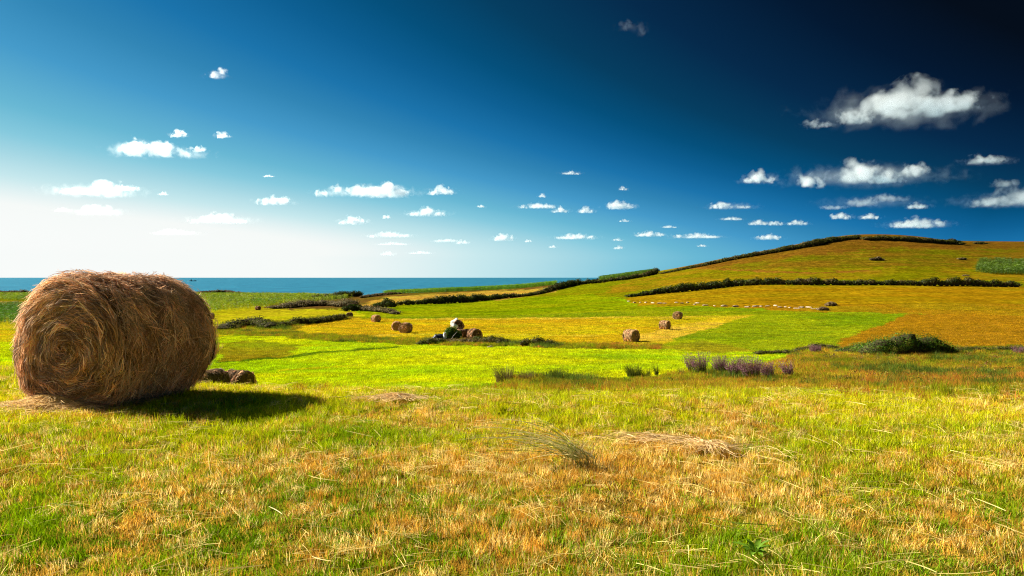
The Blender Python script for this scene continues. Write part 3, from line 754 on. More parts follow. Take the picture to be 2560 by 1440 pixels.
def make_bale(name, Rr, Ln, seed, nside, nface, nloose, lump, width, k=5, neat=0.0, bright=1.0, core=None):
    """round bale lying on its side, axis along local x, face at +x"""
    root = empty(name)
    nt_, ns_ = 72, 26
    th = np.linspace(0, 2 * np.pi, nt_ + 1)[:-1]; ss = np.linspace(-1, 1, ns_)
    T_, S_ = np.meshgrid(th, ss)
    V = bale_point(T_.ravel(), S_.ravel(), Rr, Ln, seed, lump)
    ix = np.arange(nt_ * ns_).reshape(ns_, nt_); nx_ = np.roll(ix, -1, 1)
    Qs = np.stack([ix[:-1], nx_[:-1], nx_[1:], ix[1:]], -1).reshape(-1, 4)
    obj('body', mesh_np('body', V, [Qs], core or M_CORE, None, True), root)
    for sign in (1, -1):
        qs = np.linspace(0.02, 1, 20); T2, Q2 = np.meshgrid(th, qs)
        Vf = face_point(T2.ravel(), Q2.ravel(), Rr, Ln, seed, sign, lump)
        jx = np.arange(nt_ * len(qs)).reshape(len(qs), nt_); jn = np.roll(jx, -1, 1)
        Qf = np.stack([jx[:-1], jn[:-1], jn[1:], jx[1:]], -1).reshape(-1, 4)
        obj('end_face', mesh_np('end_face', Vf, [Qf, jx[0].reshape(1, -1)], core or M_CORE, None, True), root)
    sp = np.linspace(0, 1, k)
    # strands on the rolled side: laid round the roll, drooping and tangled
    n = nside
    per = 16; nk = n // per + 1; lk = np.arange(n) // per          # strands hang together in locks
    kt = RNG.random(nk) * 2 * np.pi; ks = RNG.uniform(-1, 1, nk)
    ka = RNG.normal(0, .5 * (1 - neat), nk) + (N1(kt * 2, ks * 2, .6, 2) - .5) * 2.2 * (1 - neat)
    ka = np.where(RNG.random(nk) < .22 * (1 - neat), RNG.uniform(-1.6, 1.6, nk), ka)
    klift = np.minimum(RNG.exponential(.022, nk), .07)
    t0 = kt[lk] + RNG.normal(0, .035, n); s0 = np.clip(ks[lk] + RNG.normal(0, .04, n), -1, 1)
    ang = ka[lk] + RNG.normal(0, .45, n)
    ln = RNG.uniform(.09, .34, n) * (Rr / .7) ** .5
    dth = np.cos(ang) * ln / Rr * np.where(np.cos(t0) > 0, -1, 1); dss = np.sin(ang) * ln / (Ln / 2)
    tt = t0[:, None] + dth[:, None] * sp; s2 = np.clip(s0[:, None] + dss[:, None] * sp, -1.02, 1.02)
    lift = klift[lk][:, None] + RNG.exponential(.007, n)[:, None] + (RNG.exponential(.016, n)[:, None] * sp ** 2) - .004
    lift = np.minimum(lift, .09)
    P = bale_point(tt.ravel(), s2.ravel(), Rr, Ln, seed, lump, lift.ravel()).reshape(n, k, 3)
    P += RNG.normal(0, .004, P.shape)
    loose_end = np.clip(RNG.normal(0, .02, (n, 1, 3)), -.05, .05) * (sp ** 2)[None, :, None]
    P += loose_end; P[:, :, 2] -= (.05 * RNG.random(n)[:, None] * sp ** 2) * (RNG.random(n) < .4)[:, None]
    P[:, :, 2] = np.maximum(P[:, :, 2], .01)
    Vs, Qs = ribbons(P, RNG.uniform(.6, 1.2, n) * width, taper=False)
    o = obj('side_straw', mesh_np('side_straw', Vs, [Qs], M_STRAW, strand_cols(n, P[:, 0], 0, k, bright)), root); tag(o, kind='stuff')
    # strands on the ends: wound in a spiral
    for sign in (1, -1):
        n = nface if sign == 1 else nface // 3
        per = 16; nk = n // per + 1; lk = np.arange(n) // per
        q0 = np.clip(np.sqrt(RNG.uniform(.003, 1, nk))[lk] + RNG.normal(0, .02, n), .03, 1); t0 = (RNG.random(nk) * 2 * np.pi)[lk] + RNG.normal(0, .06, n)
        kf = np.minimum(RNG.exponential(.024, nk), .08)
        ln = RNG.uniform(.10, .34, n) * (Rr / .7) ** .5
        ang = RNG.normal(0, .22, n) + RNG.normal(0, .35, nk)[lk] + (N2(t0 * 1.5, q0 * 4, .7, 2) - .5) * 1.2
        dth = np.cos(ang) * ln / (Rr * np.maximum(q0, .16)); dq = np.sin(ang) * ln / Rr * .8
        tt = t0[:, None] + dth[:, None] * sp; qq = np.clip(q0[:, None] + dq[:, None] * sp, .01, 1.03)
        out = np.minimum(kf[lk][:, None] + RNG.exponential(.006, n)[:, None] + RNG.exponential(.024, n)[:, None] * sp ** 1.8, .13)
        P = face_point(tt.ravel(), qq.ravel(), Rr, Ln, seed, sign, lump, out.ravel()).reshape(n, k, 3)
        P += RNG.normal(0, .004, P.shape)
        P[:, :, 2] -= .06 * RNG.random(n)[:, None] * sp ** 2 * (RNG.random(n) < .4)[:, None]
        P[:, :, 2] = np.maximum(P[:, :, 2], .01)
        Vs, Qs = ribbons(P, RNG.uniform(.6, 1.2, n) * width, taper=False)
        o = obj('end_straw', mesh_np('end_straw', Vs, [Qs], M_STRAW, strand_cols(n, P[:, 0], .06, k, bright)), root); tag(o, kind='stuff')
    if nloose:
        # wisps standing off the outline
        n = nloose
        t0 = RNG.random(n) * 2 * np.pi; s0 = np.where(RNG.random(n) < .5, np.sign(RNG.random(n) - .3) * RNG.uniform(.85, 1, n), RNG.uniform(-1, 1, n))
        B = bale_point(t0, s0, Rr, Ln, seed, lump, 0)
        nv = np.stack([s0 * .7, np.cos(t0), np.sin(t0)], 1) + RNG.normal(0, .55, (n, 3)); nv /= np.linalg.norm(nv, axis=1, keepdims=True)
        tv = np.stack([np.zeros(n), -np.sin(t0), np.cos(t0)], 1) * RNG.choice([-1, 1], (n, 1)) + RNG.normal(0, .5, (n, 3))
        ln = RNG.uniform(.05, .17, n)
        P = B[:, None] + nv[:, None] * (ln[:, None] * sp)[..., None] * .6 + tv[:, None] * (ln[:, None] * sp ** 2)[..., None] * .5
        P[:, :, 2] -= (ln[:, None] * .35 * sp ** 2); P[:, :, 2] = np.maximum(P[:, :, 2], .01)
        Vs, Qs = ribbons(P, RNG.uniform(.4, .8, n) * width)
        o = obj('loose_wisps', mesh_np('loose_wisps', Vs, [Qs], M_STRAW, strand_cols(n, P[:, 0], .1, k, bright)), root); tag(o, kind='stuff')
    return root


big = make_bale('hay_bale', BALE_R, BALE_L, 3.3, 30000, 11000, 4200, .065, .0068, 5, 0, 1.65)
big.location = (BALE_C.x, BALE_C.y, float(zt(BALE_C.x, BALE_C.y)) - .02); big.rotation_euler = (0, 0, BALE_RZ)
tag(big, 'huge shaggy brown round hay bale in the left foreground', 'hay bale', 'round hay bales')

# straw fallen at the foot of the big bale
def straw_litter(name, cx, cy, rx, ry, n, hgt, label, cat, bright=1.0, width=.005, rzz=0.0, l0=.12, l1=.4, dirang=None, zoff=0.0):
    a = RNG.random(n) * 6.28; r = np.abs(RNG.normal(0, .55, n))
    lx = r * np.cos(a) * rx; ly = r * np.sin(a) * ry
    x = cx + lx * math.cos(rzz) - ly * math.sin(rzz); y = cy + lx * math.sin(rzz) + ly * math.cos(rzz)
    top = hgt * np.exp(-2 * r * r)
    zb = zt(x, y) + zoff + .03 + RNG.random(n) * top
    da = RNG.random(n) * 6.28 if dirang is None else RNG.normal(dirang, .6, n)
    ln = RNG.uniform(l0, l1, n); sp = np.linspace(-.5, .5, 5)
    dv = np.stack([np.cos(da), np.sin(da), RNG.normal(0, .12, n)], 1)
    sd = np.stack([-np.sin(da), np.cos(da), np.zeros(n)], 1) * RNG.normal(0, .25, (n, 1))
    P = np.stack([x, y, zb], 1)[:, None] + dv[:, None] * (ln[:, None] * sp)[..., None] + sd[:, None] * (ln[:, None] * (sp ** 2) * 2)[..., None]
    P[:, :, 2] -= ln[:, None] * .5 * sp ** 2
    g0 = zt(P[:, :, 0].ravel(), P[:, :, 1].ravel()).reshape(n, 5)
    P[:, :, 2] = np.maximum(P[:, :, 2], g0 + zoff + .012)
    Vs, Qs = ribbons(P, RNG.uniform(.6, 1.2, n) * width, taper=False)
    o = obj(name, mesh_np(name, Vs, [Qs], M_STRAW, np.repeat(np.array([.50, .36, .17]) * RNG.uniform(.45, 1.35, (n, 1)) * bright, 10, 0)))
    tag(o, label, cat, kind='stuff')
    return o


fx, fy = BALE_C.x + math.cos(BALE_RZ) * .86, BALE_C.y + math.sin(BALE_RZ) * .86
straw_litter('loose_straw', fx - .15, fy + .05, .75, .24, 1700, .14, 'tangled golden straw spilled at the foot of the big bale', 'straw', 1.9, rzz=R(-12), dirang=R(-12))
straw_litter('loose_straw', fx + .55, fy + .25, .35, .22, 500, .10, 'loose straw trailing under the edge of the big bale', 'straw', 1.1, rzz=R(40))


def gp(px, py):
    Y = CAMZ * F / (py - HZ)
    return (px - CX) / F * Y, Y


x, y = gp(1640, 1112); straw_litter('cut_hay_swath', x, y, .8, .2, 200, .03, 'pale swath of cut hay lying right of the windblown tussock', 'straw', 1.7, rzz=R(-14), dirang=R(-10), l0=.1, l1=.32, zoff=.025)
x, y = gp(990, 1003); straw_litter('cut_hay_swath', x, y, .34, .2, 350, .05, 'small pale heap of cut hay near the meadow edge', 'straw', 1.7, zoff=.035)
x, y = gp(1770, 1130); straw_litter('cut_hay_swath', x, y, .4, .22, 240, .03, 'scattered cut hay at the end of the pale swath', 'straw', 1.7, rzz=R(-30), zoff=.025)
n = 380; X, Y = frustum_pts(n, 3.2, 11, .75, .6)
sp = np.linspace(-.5, .5, 5); a = np.where(RNG.random(n) < .6, RNG.normal(R(155), .5, n), RNG.random(n) * 6.28); ln = RNG.uniform(.1, .3, n)
dv = np.stack([np.cos(a), np.sin(a), RNG.normal(.02, .12, n)], 1); sd = np.stack([-np.sin(a), np.cos(a), np.zeros(n)], 1) * RNG.normal(0, .2, (n, 1))
P = np.stack([X, Y, zt(X, Y) + RNG.uniform(.05, .09, n)], 1)[:, None] + dv[:, None] * (ln[:, None] * sp)[..., None] + sd[:, None] * (ln[:, None] * sp ** 2)[..., None]
V, Q = ribbons(P, RNG.uniform(.0025, .0045, n), taper=False)
tag(obj('stray_straw', mesh_np('stray_straw', V, [Q], M_STRAW, np.repeat(np.where(RNG.random((n, 1)) < .7, C_STRAW, C_GREEN * .6) * RNG.uniform(.6, 1.2, (n, 1)), 10, 0))), 'single dry stalks strewn over the near meadow', 'straw', kind='stuff')

# bales farther off
BV = []
for i, (rr, ll, nt_) in enumerate(((.66, 1.25, .75), (.62, 1.2, .45))):
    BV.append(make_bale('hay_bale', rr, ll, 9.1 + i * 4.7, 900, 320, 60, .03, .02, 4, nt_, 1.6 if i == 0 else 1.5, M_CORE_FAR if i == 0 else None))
FAR = [  # px, base row, variant, turn, scale, label
    (526, 968, 1, R(-105), 1.05, 'dark round bale half hidden behind the big bale and the meadow edge'),
    (594, 971, 1, R(-20), 1.02, 'round bale below the meadow edge, right of the big bale, seen from its side'),
    (526, 797, 0, R(-130), 1.0, 'distant round bale peeping out right of the big bale'),
    (645, 775, 1, R(-25), .92, 'distant lone bale in front of the brown bank before the maize'),
    (874, 795, 1, R(-90), .95, 'weathered ragged bale standing at the end of the rough grass strip'),
    (940, 805, 0, R(-48), 1.0, 'round bale left of the close pair in the yellow field'),
    (992, 826, 0, R(-80), 1.05, 'rear bale of the close pair in the yellow field'),
    (1014, 832, 0, R(-112), 1.12, 'front bale of the close pair in the yellow field'),
    (1578, 854, 0, R(-52), 1.05, 'nearest of three bales at the right end of the yellow field'),
    (1662, 823, 0, R(-40), .95, 'middle of three bales at the right end of the yellow field'),
    (1694, 798, 0, R(-122), 1.0, 'farthest of three bales at the right end of the yellow field, end facing'),
    (1158, 848, 1, R(-150), 1.05, 'dark bale in the stack behind the shrubs, left of the brown one'),
    (1187, 849, 1, R(-60), 1.1, 'brown bale at the right of the stack behind the shrubs'),
]
first = {0: True, 1: True}
for px, py, v, rz, sc_, lab in FAR:
    b = BV[v] if first[v] else copy_tree(BV[v]); first[v] = False
    p = hit(px, py, 50)
    if py > 900:
        yb = 35.0 if px < 560 else 36.5; xb = (px - CX) / F * yb; p = Vector((xb, yb, float(zt(xb, yb)) + .03))
    # keep the size true to the photograph: bales are all of one size, the distance is the ground's
    b.location = (p.x, p.y, p.z - .03); b.rotation_euler = (0, 0, rz); b.scale = (sc_,) * 3
    tag(b, lab, 'hay bale', 'round hay bales')


# ------------------------------------------------------------------ bushes, hedges, scrub
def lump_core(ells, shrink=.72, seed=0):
    """dark lumpy core added inside a bush to block light: one mesh over several ellipsoids"""
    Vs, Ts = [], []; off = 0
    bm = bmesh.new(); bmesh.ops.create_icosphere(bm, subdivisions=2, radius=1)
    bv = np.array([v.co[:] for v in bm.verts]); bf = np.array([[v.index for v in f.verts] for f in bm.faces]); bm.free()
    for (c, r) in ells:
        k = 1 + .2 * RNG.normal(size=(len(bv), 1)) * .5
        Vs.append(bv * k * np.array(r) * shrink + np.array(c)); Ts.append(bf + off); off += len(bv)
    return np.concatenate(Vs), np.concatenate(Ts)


def bush(name, ells, nleaf, size, pal, label, cat, group=None, wts=None, upright=0.0, core=.72, foot=None):
    """ells: list of (centre, radii) in world space"""
    base = np.mean([c for c, _ in ells], 0)
    zmin = foot if foot is not None else float(zt(base[0], base[1]))
    o0 = np.array([base[0], base[1], zmin])
    root = empty(name, tuple(o0)); tag(root, label, cat, group)
    ells = [(np.array(c) - o0, np.array(r)) for c, r in ells]
    V, T = lump_core(ells, core)
    obj('light_block_core', mesh_np('light_block_core', V, [T], M_BUSH_CORE, None, False), root)  # added core that stops light behind the leaves
    vol = np.array([(r[0] * r[1] + r[0] * r[2] + r[1] * r[2]) for _, r in ells]); pr = vol / vol.sum()
    which = RNG.choice(len(ells), nleaf, p=pr)
    C0 = np.array([c for c, _ in ells])[which]; R0 = np.array([r for _, r in ells])[which]
    d = RNG.normal(size=(nleaf, 3)); d[:, 2] = np.where(RNG.random(nleaf) < .8, np.abs(d[:, 2]), d[:, 2]); d /= np.linalg.norm(d, axis=1, keepdims=True)
    nse = N1(C0[:, 0] + d[:, 0] * R0[:, 0] * 1.3, C0[:, 1] + d[:, 1] * 2 + d[:, 2] * R0[:, 2] * 1.6, .5 * float(np.mean(R0)), 3)
    rad = (.72 + .36 * RNG.random(nleaf) ** .6) * (.8 + .45 * nse)
    C = C0 + d * R0 * rad[:, None]
    nv = d + RNG.normal(0, .5, (nleaf, 3)); nv[:, 2] += upright
    V, T = cards(C, RNG.uniform(.6, 1.3, nleaf) * size, nv)
    pal = np.array(pal)
    w = np.clip((N2(C[:, 0] + o0[0], C[:, 1] + C[:, 2] * 1.7 + o0[1], 1.6 * size * 4, 2) * 1.3 - .15 + RNG.normal(0, .2, nleaf)) * len(pal), 0, len(pal) - .01).astype(int)
    c = pal[w] * RNG.uniform(.65, 1.35, (nleaf, 1))
    obj('foliage', mesh_np('foliage', V, [T], M_LEAF, np.repeat(c, 4, 0)), root)
    return root


G_DARK = [(.03, .05, .006), (.05, .078, .007), (.075, .10, .009), (.11, .105, .015)]
G_BRAM = [(.03, .075, .007), (.06, .14, .009), (.10, .20, .011), (.16, .25, .014), (.22, .22, .025)]
G_OLIVE = [(.06, .08, .010), (.10, .115, .014), (.14, .14, .02), (.18, .135, .035)]
G_BROWN = [(.15, .10, .045), (.21, .145, .07), (.13, .12, .025), (.26, .19, .10)]
G_HILL = [(.06, .075, .008), (.09, .10, .010), (.12, .10, .018), (.05, .062, .007), (.15, .105, .03)]
G_SCRUB = [(.035, .055, .006), (.06, .085, .008), (.085, .085, .012), (.13, .09, .03)]


def path_ells(pts, h, w, step=.9, jit=.3, ymin=50, end=True):
    """ellipsoids along a path given as photo points on the ground; h, w in metres (or list per point)"""
    P = np.array([hit(a, b, ymin)[:] for a, b in pts]); n = len(P)
    h = np.interp(np.arange(n), np.linspace(0, n - 1, len(np.atleast_1d(h))), np.atleast_1d(h)); w = np.interp(np.arange(n), np.linspace(0, n - 1, len(np.atleast_1d(w))), np.atleast_1d(w))
    dl = np.concatenate([[0], np.cumsum(np.linalg.norm(np.diff(P[:, :2], axis=0), axis=1))])
    m_ = max(3, int(dl[-1] / step) + 1); q = np.linspace(0, dl[-1], m_)
    out = []
    for s_ in q:
        x = np.interp(s_, dl, P[:, 0]) + RNG.normal(0, jit * .4); y = np.interp(s_, dl, P[:, 1]) + RNG.normal(0, jit * .4)
        hh = np.interp(s_, dl, h) * RNG.uniform(.62, 1.12) * 1.06 * (.72 + .5 * float(N2(x, y, 9.0, 2))); ww = np.interp(s_, dl, w) * RNG.uniform(.8, 1.2)
        out.append(((x, y, float(zt(x, y)) + hh * .42), (max(ww * .62, step * .95), ww * .55, hh * .6)))
    return out


HED = [  # name, path, height, width, leaves, leaf size, palette, label, category
    ('hedge', [(1575, 742), (1640, 735), (1700, 730), (1760, 724), (1830, 716), (1880, 713)], [.6, 1.3, 2.0, 2.3, 2.1, 1.7], 2.2, 4500, .42, G_DARK, 'dark hedge curving down from the long hillside hedge to the stones', 'hedge', 1.3),
    ('hedge', [(1880, 713), (2000, 712), (2150, 713), (2300, 714), (2420, 715), (2540, 717)], [1.6, 1.7, 1.6, 1.6, 2.1, 1.5], 1.9, 7000, .42, G_SCRUB, 'long straight dark hedge crossing the foot of the hill', 'hedge', 1.4),
    ('hedge', [(1002, 763), (1080, 760), (1160, 756), (1250, 748)], [1.6, 1.9, 2.0, 1.6], 2.0, 3800, .42, G_DARK, 'dark clipped looking hedge below the golden stubble strip', 'hedge', 1.2),
    ('hedge', [(1250, 747), (1320, 740), (1370, 730), (1400, 722)], [1.3, 1.0, 1.6, 2.2], 1.7, 2400, .42, G_SCRUB, 'thin hedge continuing uphill between the stubble and the slope', 'hedge', 1.2),
    ('hedge', [(1400, 722), (1440, 713), (1500, 707)], [2.2, 2.4, 1.8], 2.4, 2200, .45, G_DARK, 'dark hedge at the left end of the hilltop maize', 'hedge', 1.4),
    ('hedge', [(1510, 705), (1560, 700), (1610, 692), (1640, 685)], [1.4, 1.3, 1.5, 2.2], 2.2, 2200, .45, G_SCRUB, 'low hedge below the short maize strip at the hill foot', 'hedge', 1.4),
    ('bush', [(940, 768), (966, 768), (985, 768)], [1.2, 2.3, 1.4], 2.0, 1300, .36, G_DARK, 'rounded dark bush at the left end of the clipped looking hedge', 'bush', 1.1),
    ('bush', [(865, 778), (890, 777), (905, 776)], [1.2, 1.9, 1.3], 1.9, 1200, .36, G_DARK, 'dark round bush just above the weathered ragged bale', 'bush', 1.1),
    ('bush', [(905, 776), (960, 781), (990, 786)], [1.2, 1.3, .8], 1.9, 1200, .34, G_BROWN, 'brownish dry shrub behind the bale left of the pair', 'bush', 1.1),
    ('bush', [(838, 747), (870, 743), (900, 741)], [2.0, 2.6, 2.2], 2.6, 1800, .45, G_SCRUB, 'tall dark green scrub against the sea in the middle distance', 'bush', 1.5),
    ('bush', [(690, 772), (760, 766), (830, 764), (880, 768)], [1.0, 1.7, 2.1, 1.6], 4.6, 4200, .36, G_BROWN, 'brown dry scrub bank between the maize and the left field', 'bush', 1.5),
    ('bush', [(740, 757), (800, 750), (850, 747)], [1.6, 2.0, 2.0], 2.4, 1600, .42, G_SCRUB, 'green scrub along the edge of the left maize', 'bush', 1.5),
    ('bush', [(905, 745), (960, 738), (1000, 735)], [1.0, 1.2, 1.0], 1.8, 1000, .42, G_BROWN, 'low brown scrub edge at the tip of the ridge maize', 'bush', 1.4),
    ('bush', [(560, 826), (600, 818), (640, 816), (680, 822)], [1.0, 1.7, 1.9, 1.2], 2.6, 3400, .24, G_OLIVE, 'bramble mound on the rough strip right of the big bale', 'bush', .8),
    ('bush', [(690, 822), (740, 812), (800, 806), (860, 798)], [1.0, 1.1, 1.1, 1.0], 1.7, 2600, .24, G_OLIVE, 'low ragged scrub running up to the weathered bale', 'bush', .8),
    ('bush', [(1190, 858), (1230, 860), (1280, 862)], [.75, .85, .5], 1.1, 2600, .14, G_OLIVE, 'low leafy shrubs in front of the bale stack', 'bush', .45),
    ('bush', [(1110, 856), (1150, 858), (1190, 859)], [.45, .5, .6], .9, 1700, .14, G_BROWN, 'mixed brown and green undergrowth before the bale stack', 'bush', .45),
    ('bush', [(1310, 865), (1350, 865), (1390, 866)], [.6, .95, .5], .9, 1300, .13, G_OLIVE, 'small dark shrub patch on the lower edge of the yellow field', 'bush', .45),
    ('bush', [(1052, 862), (1085, 859), (1105, 858)], [.5, .8, .6], .9, 1100, .14, G_OLIVE, 'small shrubs left of the bale stack', 'bush', .45),
    ('hilltop_scrub', [(1660, 684), (1740, 668), (1820, 652), (1900, 638), (1980, 624), (2050, 612)], [.4, .9, 1.3, 1.7, 2.0, 2.2], 3.4, 6500, .6, G_HILL, 'band of dark scrub along the left skyline of the hill', 'scrub', 2.2),
    ('hilltop_scrub', [(2050, 610), (2090, 602), (2140, 597)], [2.2, 1.9, 1.5], 3.4, 2600, .6, G_HILL, 'scrub crowning the summit of the hill', 'scrub', 2.2),
    ('hilltop_scrub', [(2170, 600), (2220, 600), (2270, 603), (2300, 604)], [1.2, 2.0, 1.9, 1.3], 3.4, 3000, .6, G_HILL, 'dark scrub mound right of the hill summit', 'scrub', 2.2),
    ('hilltop_scrub', [(2300, 604), (2350, 608), (2390, 610), (2402, 612)], [1.4, 1.7, 1.9, 1.2], 3.4, 2400, .6, G_HILL, 'scrub tapering down the right skyline of the hill', 'scrub', 2.2),
    ('hilltop_scrub', [(2440, 610), (2452, 609), (2464, 610)], [.8, 1.2, .8], 2.4, 500, .5, G_HILL, 'tiny lone scrub bump on the far right skyline', 'scrub', 1.6),
    ('bush', [(2180, 651), (2192, 651), (2204, 651)], [.8, 1.3, .8], 1.6, 500, .4, G_BROWN, 'small brown bush alone on the open hillside', 'bush', 1.0),
    ('bush', [(2400, 649), (2412, 649)], [.6, .7], 1.2, 250, .4, G_BROWN, 'tiny brown bush left of the hillside maize', 'bush', 1.0),
    ('headland_scrub', [(480, 733), (530, 732), (570, 732), (610, 734)], [1.0, 1.8, 1.8, .7], 4.0, 1500, .6, G_BROWN, 'low brown scrub on the headland in front of the sea', 'scrub', 2.5),
    ('headland_scrub', [(-60, 736), (0, 735), (50, 735), (120, 735)], [2.0, 2.4, 2.2, 1.6], 4.0, 1500, .6, G_BROWN, 'dark brown scrub edging the land left of the big bale', 'scrub', 2.5),
    ('bush', [(2110, 884), (2150, 882), (2190, 884)], [.55, .8, .9], 1.4, 3200, .10, G_BRAM, 'low yellowish bramble skirting the left of the large green bush', 'bush', .4),
    ('bush', [(2180, 889), (2225, 888), (2270, 888), (2320, 886), (2355, 884)], [1.0, 1.7, 1.85, 1.55, .9], 2.2, 12000, .10, G_BRAM, 'large rounded green bramble bush at the foot of the brown field', 'bush', .26),
    ('bush', [(2000, 880), (2040, 876), (2085, 876)], [.4, .7, .5], 1.2, 2200, .10, G_OLIVE, 'brown and green shrub left of the large green bush', 'bush', .4),
    ('bush', [(1900, 886), (1940, 884), (1990, 884)], [.3, .45, .35], .9, 1200, .10, G_OLIVE, 'low rusty shrubs at the corner of the right green field', 'bush', .4),
    ('bush', [(2370, 884), (2440, 880), (2520, 879), (2600, 879)], [.5, .45, .5, .5], 1.0, 3200, .10, G_OLIVE, 'dark low scrub line along the bottom of the brown field', 'bush', .5),
]
for name, pts, h, w, nl, sz, pal, lab, cat, step in HED:
    bush(name, path_ells(pts, h, w, step, .28, 50), nl, sz, pal, lab, cat, None)

# thicket and sheeted things of the bale stack
p = hit(1128, 853, 50)
bush('bush', [((p.x, p.y, p.z + .75), (.75, .7, .85)), ((p.x + .6, p.y + .1, p.z + .6), (.6, .6, .6)), ((p.x - .5, p.y, p.z + .45), (.5, .5, .5))], 2600, .16, G_BRAM, 'dark green bush leaning against the white sheeted bale', 'bush')


def sheet_lump(name, p, rx, ry, rz_, mat, seed, cut=None):
    bm = bmesh.new(); bmesh.ops.create_icosphere(bm, subdivisions=4, radius=1)
    rg = np.random.default_rng(seed); ph = rg.random(6) * 6.28
    for v in bm.verts:
        c = v.co; k = 1 + .07 * math.sin(c.x * 7 + ph[0] + c.z * 4) + .06 * math.sin(c.y * 9 + ph[1]) + .04 * math.sin(c.z * 13 + c.x * 11 + ph[2])
        v.co = Vector((c.x * rx * k, c.y * ry * k, max(c.z, -.55) * rz_ * k + .5 * rz_))
    if cut is not None:
        bmesh.ops.delete(bm, geom=[f for f in bm.faces if not cut(f.calc_center_median())], context='FACES')
    me = bpy.data.meshes.new(name); bm.to_mesh(me); bm.free(); me.materials.append(mat)
    for f in me.polygons:
        f.use_smooth = True
    return me


pb = hit(1142, 848, 50)
wb = copy_tree(BV[1]); wb.location = (pb.x, pb.y + .9, pb.z + 1.0); wb.rotation_euler = (0, 0, R(-70)); wb.scale = (1.05,) * 3
tag(wb, 'hay bale on top of the stack, partly under a white sheet', 'hay bale', 'round hay bales')
sh = obj('plastic_sheet', sheet_lump('plastic_sheet', pb, .86, .86, .80, M_SHEET, 5, lambda c: c.x < -.05 + .25 * math.sin(c.z * 6) and c.z > -.2), None, (pb.x, pb.y + .85, pb.z + 1.25))
tag(sh, 'white plastic sheet draped over the top bale of the stack', 'sheet')
p2 = hit(1098, 856, 50)
sh = obj('black_wrapped_bale', sheet_lump('wrap', p2, .85, .6, .55, M_SHEET_D, 8), None, (p2.x, p2.y + .3, p2.z + .1))
tag(sh, 'small black wrapped heap at the left of the bale stack', 'wrapped bale')
sh = obj('plastic_sheet', sheet_lump('plastic_sheet', p2, .2, .45, .6, M_SHEET, 11), None, (p2.x + .62, p2.y + .2, p2.z + .25))
tag(sh, 'scrap of white sheet between black heap and green bush', 'sheet')


def tube(pts, radii, nseg=8):
    pts = [Vector(q) for q in pts]; Vt = []; Qt = []
    for i, q in enumerate(pts):
        d = (pts[min(i + 1, len(pts) - 1)] - pts[max(i - 1, 0)]).normalized()
        a = d.orthogonal().normalized(); b = d.cross(a)
        for j in range(nseg):
            t = 2 * math.pi * j / nseg; Vt.append(q + (a * math.cos(t) + b * math.sin(t)) * radii[i])
    for i in range(len(pts) - 1):
        for j in range(nseg):
            Qt.append((i * nseg + j, i * nseg + (j + 1) % nseg, (i + 1) * nseg + (j + 1) % nseg, (i + 1) * nseg + j))
    Vt += [pts[0], pts[-1]]; n = len(Vt)
    T = [(n - 2, (j + 1) % nseg, j) for j in range(nseg)] + [(n - 1, (len(pts) - 1) * nseg + j, (len(pts) - 1) * nseg + (j + 1) % nseg) for j in range(nseg)]
    return np.array([v[:] for v in Vt]), [np.array(Qt), np.array(T)]


pp = hit(1124, 856, 50)
V, Fc = tube([(0, 0, 0), (.45, .1, .75), (.9, .15, 1.25)], [.035, .032, .028])
tag(obj('wooden_pole', mesh_np('wooden_pole', V, Fc, M_POLE), None, (pp.x, pp.y - .4, pp.z)), 'pale slanting pole leaning against the bale stack', 'pole')

# small humps of old hay and stones
def rock_mesh(seed, sx=1, sy=1, sz=.6, mat=None, sub=2):
    bm = bmesh.new(); bmesh.ops.create_icosphere(bm, subdivisions=sub, radius=1)
    rg = np.random.default_rng(seed); dirs = rg.normal(size=(9, 3)); dirs /= np.linalg.norm(dirs, axis=1, keepdims=True); dd = rg.uniform(.55, .95, 9)
    for v in bm.verts:
        c = np.array(v.co[:])
        for q in range(9):
            e = c @ dirs[q]
            if e > dd[q]:
                c = c - dirs[q] * (e - dd[q])
        c *= 1 + rg.normal(0, .03); v.co = Vector((c[0] * sx, c[1] * sy, c[2] * sz))
    me = bpy.data.meshes.new('field_stone'); bm.to_mesh(me); bm.free(); me.materials.append(mat or M_STONE)
    return me


ORD = ['first', 'second', 'third', 'fourth', 'fifth', 'sixth', 'seventh', 'eighth', 'ninth', 'tenth', 'eleventh', 'twelfth', 'thirteenth', 'fourteenth', 'fifteenth', 'sixteenth', 'seventeenth', 'eighteenth', 'nineteenth', 'twentieth']
ORD += ['twenty ' + q for q in ORD[:9]] + ['thirtieth']
RK = [rock_mesh(i, 1, .8, .6) for i in range(5)]
srow = [(1572, 754), (1585, 757), (1600, 757), (1615, 757), (1632, 758), (1648, 759), (1662, 759), (1690, 757), (1705, 759), (1722, 757), (1738, 762), (1745, 758), (1765, 764), (1785, 765), (1812, 766), (1840, 767),
        (1868, 768), (1890, 767), (1905, 767), (1922, 766), (1938, 765), (1950, 769), (1962, 768), (1975, 770), (1990, 772), (2005, 770), (2020, 769), (2034, 773), (2046, 773), (2066, 775)]
for i, (a, b) in enumerate(srow):
    p = hit(a + RNG.normal(0, 2), b, 60)
    o = obj('field_stone', RK[i % 5], None, (p.x, p.y, p.z + .05), RNG.random() * 6.28)
    s_ = RNG.uniform(.28, .52); o.scale = (s_ * RNG.uniform(1.2, 2.4), s_, s_ * RNG.uniform(.7, 1.1))
    tag(o, 'pale field stone, %s from the left in the tumbled row along the slope' % ORD[i], 'stone', 'stones of the tumbled row')
p = hit(1225, 868, 50); o = obj('field_stone', RK[2], None, p, .4); o.scale = (.4, .3, .28); tag(o, 'single pale stone at the foot of the shrubs right of the stack', 'stone')

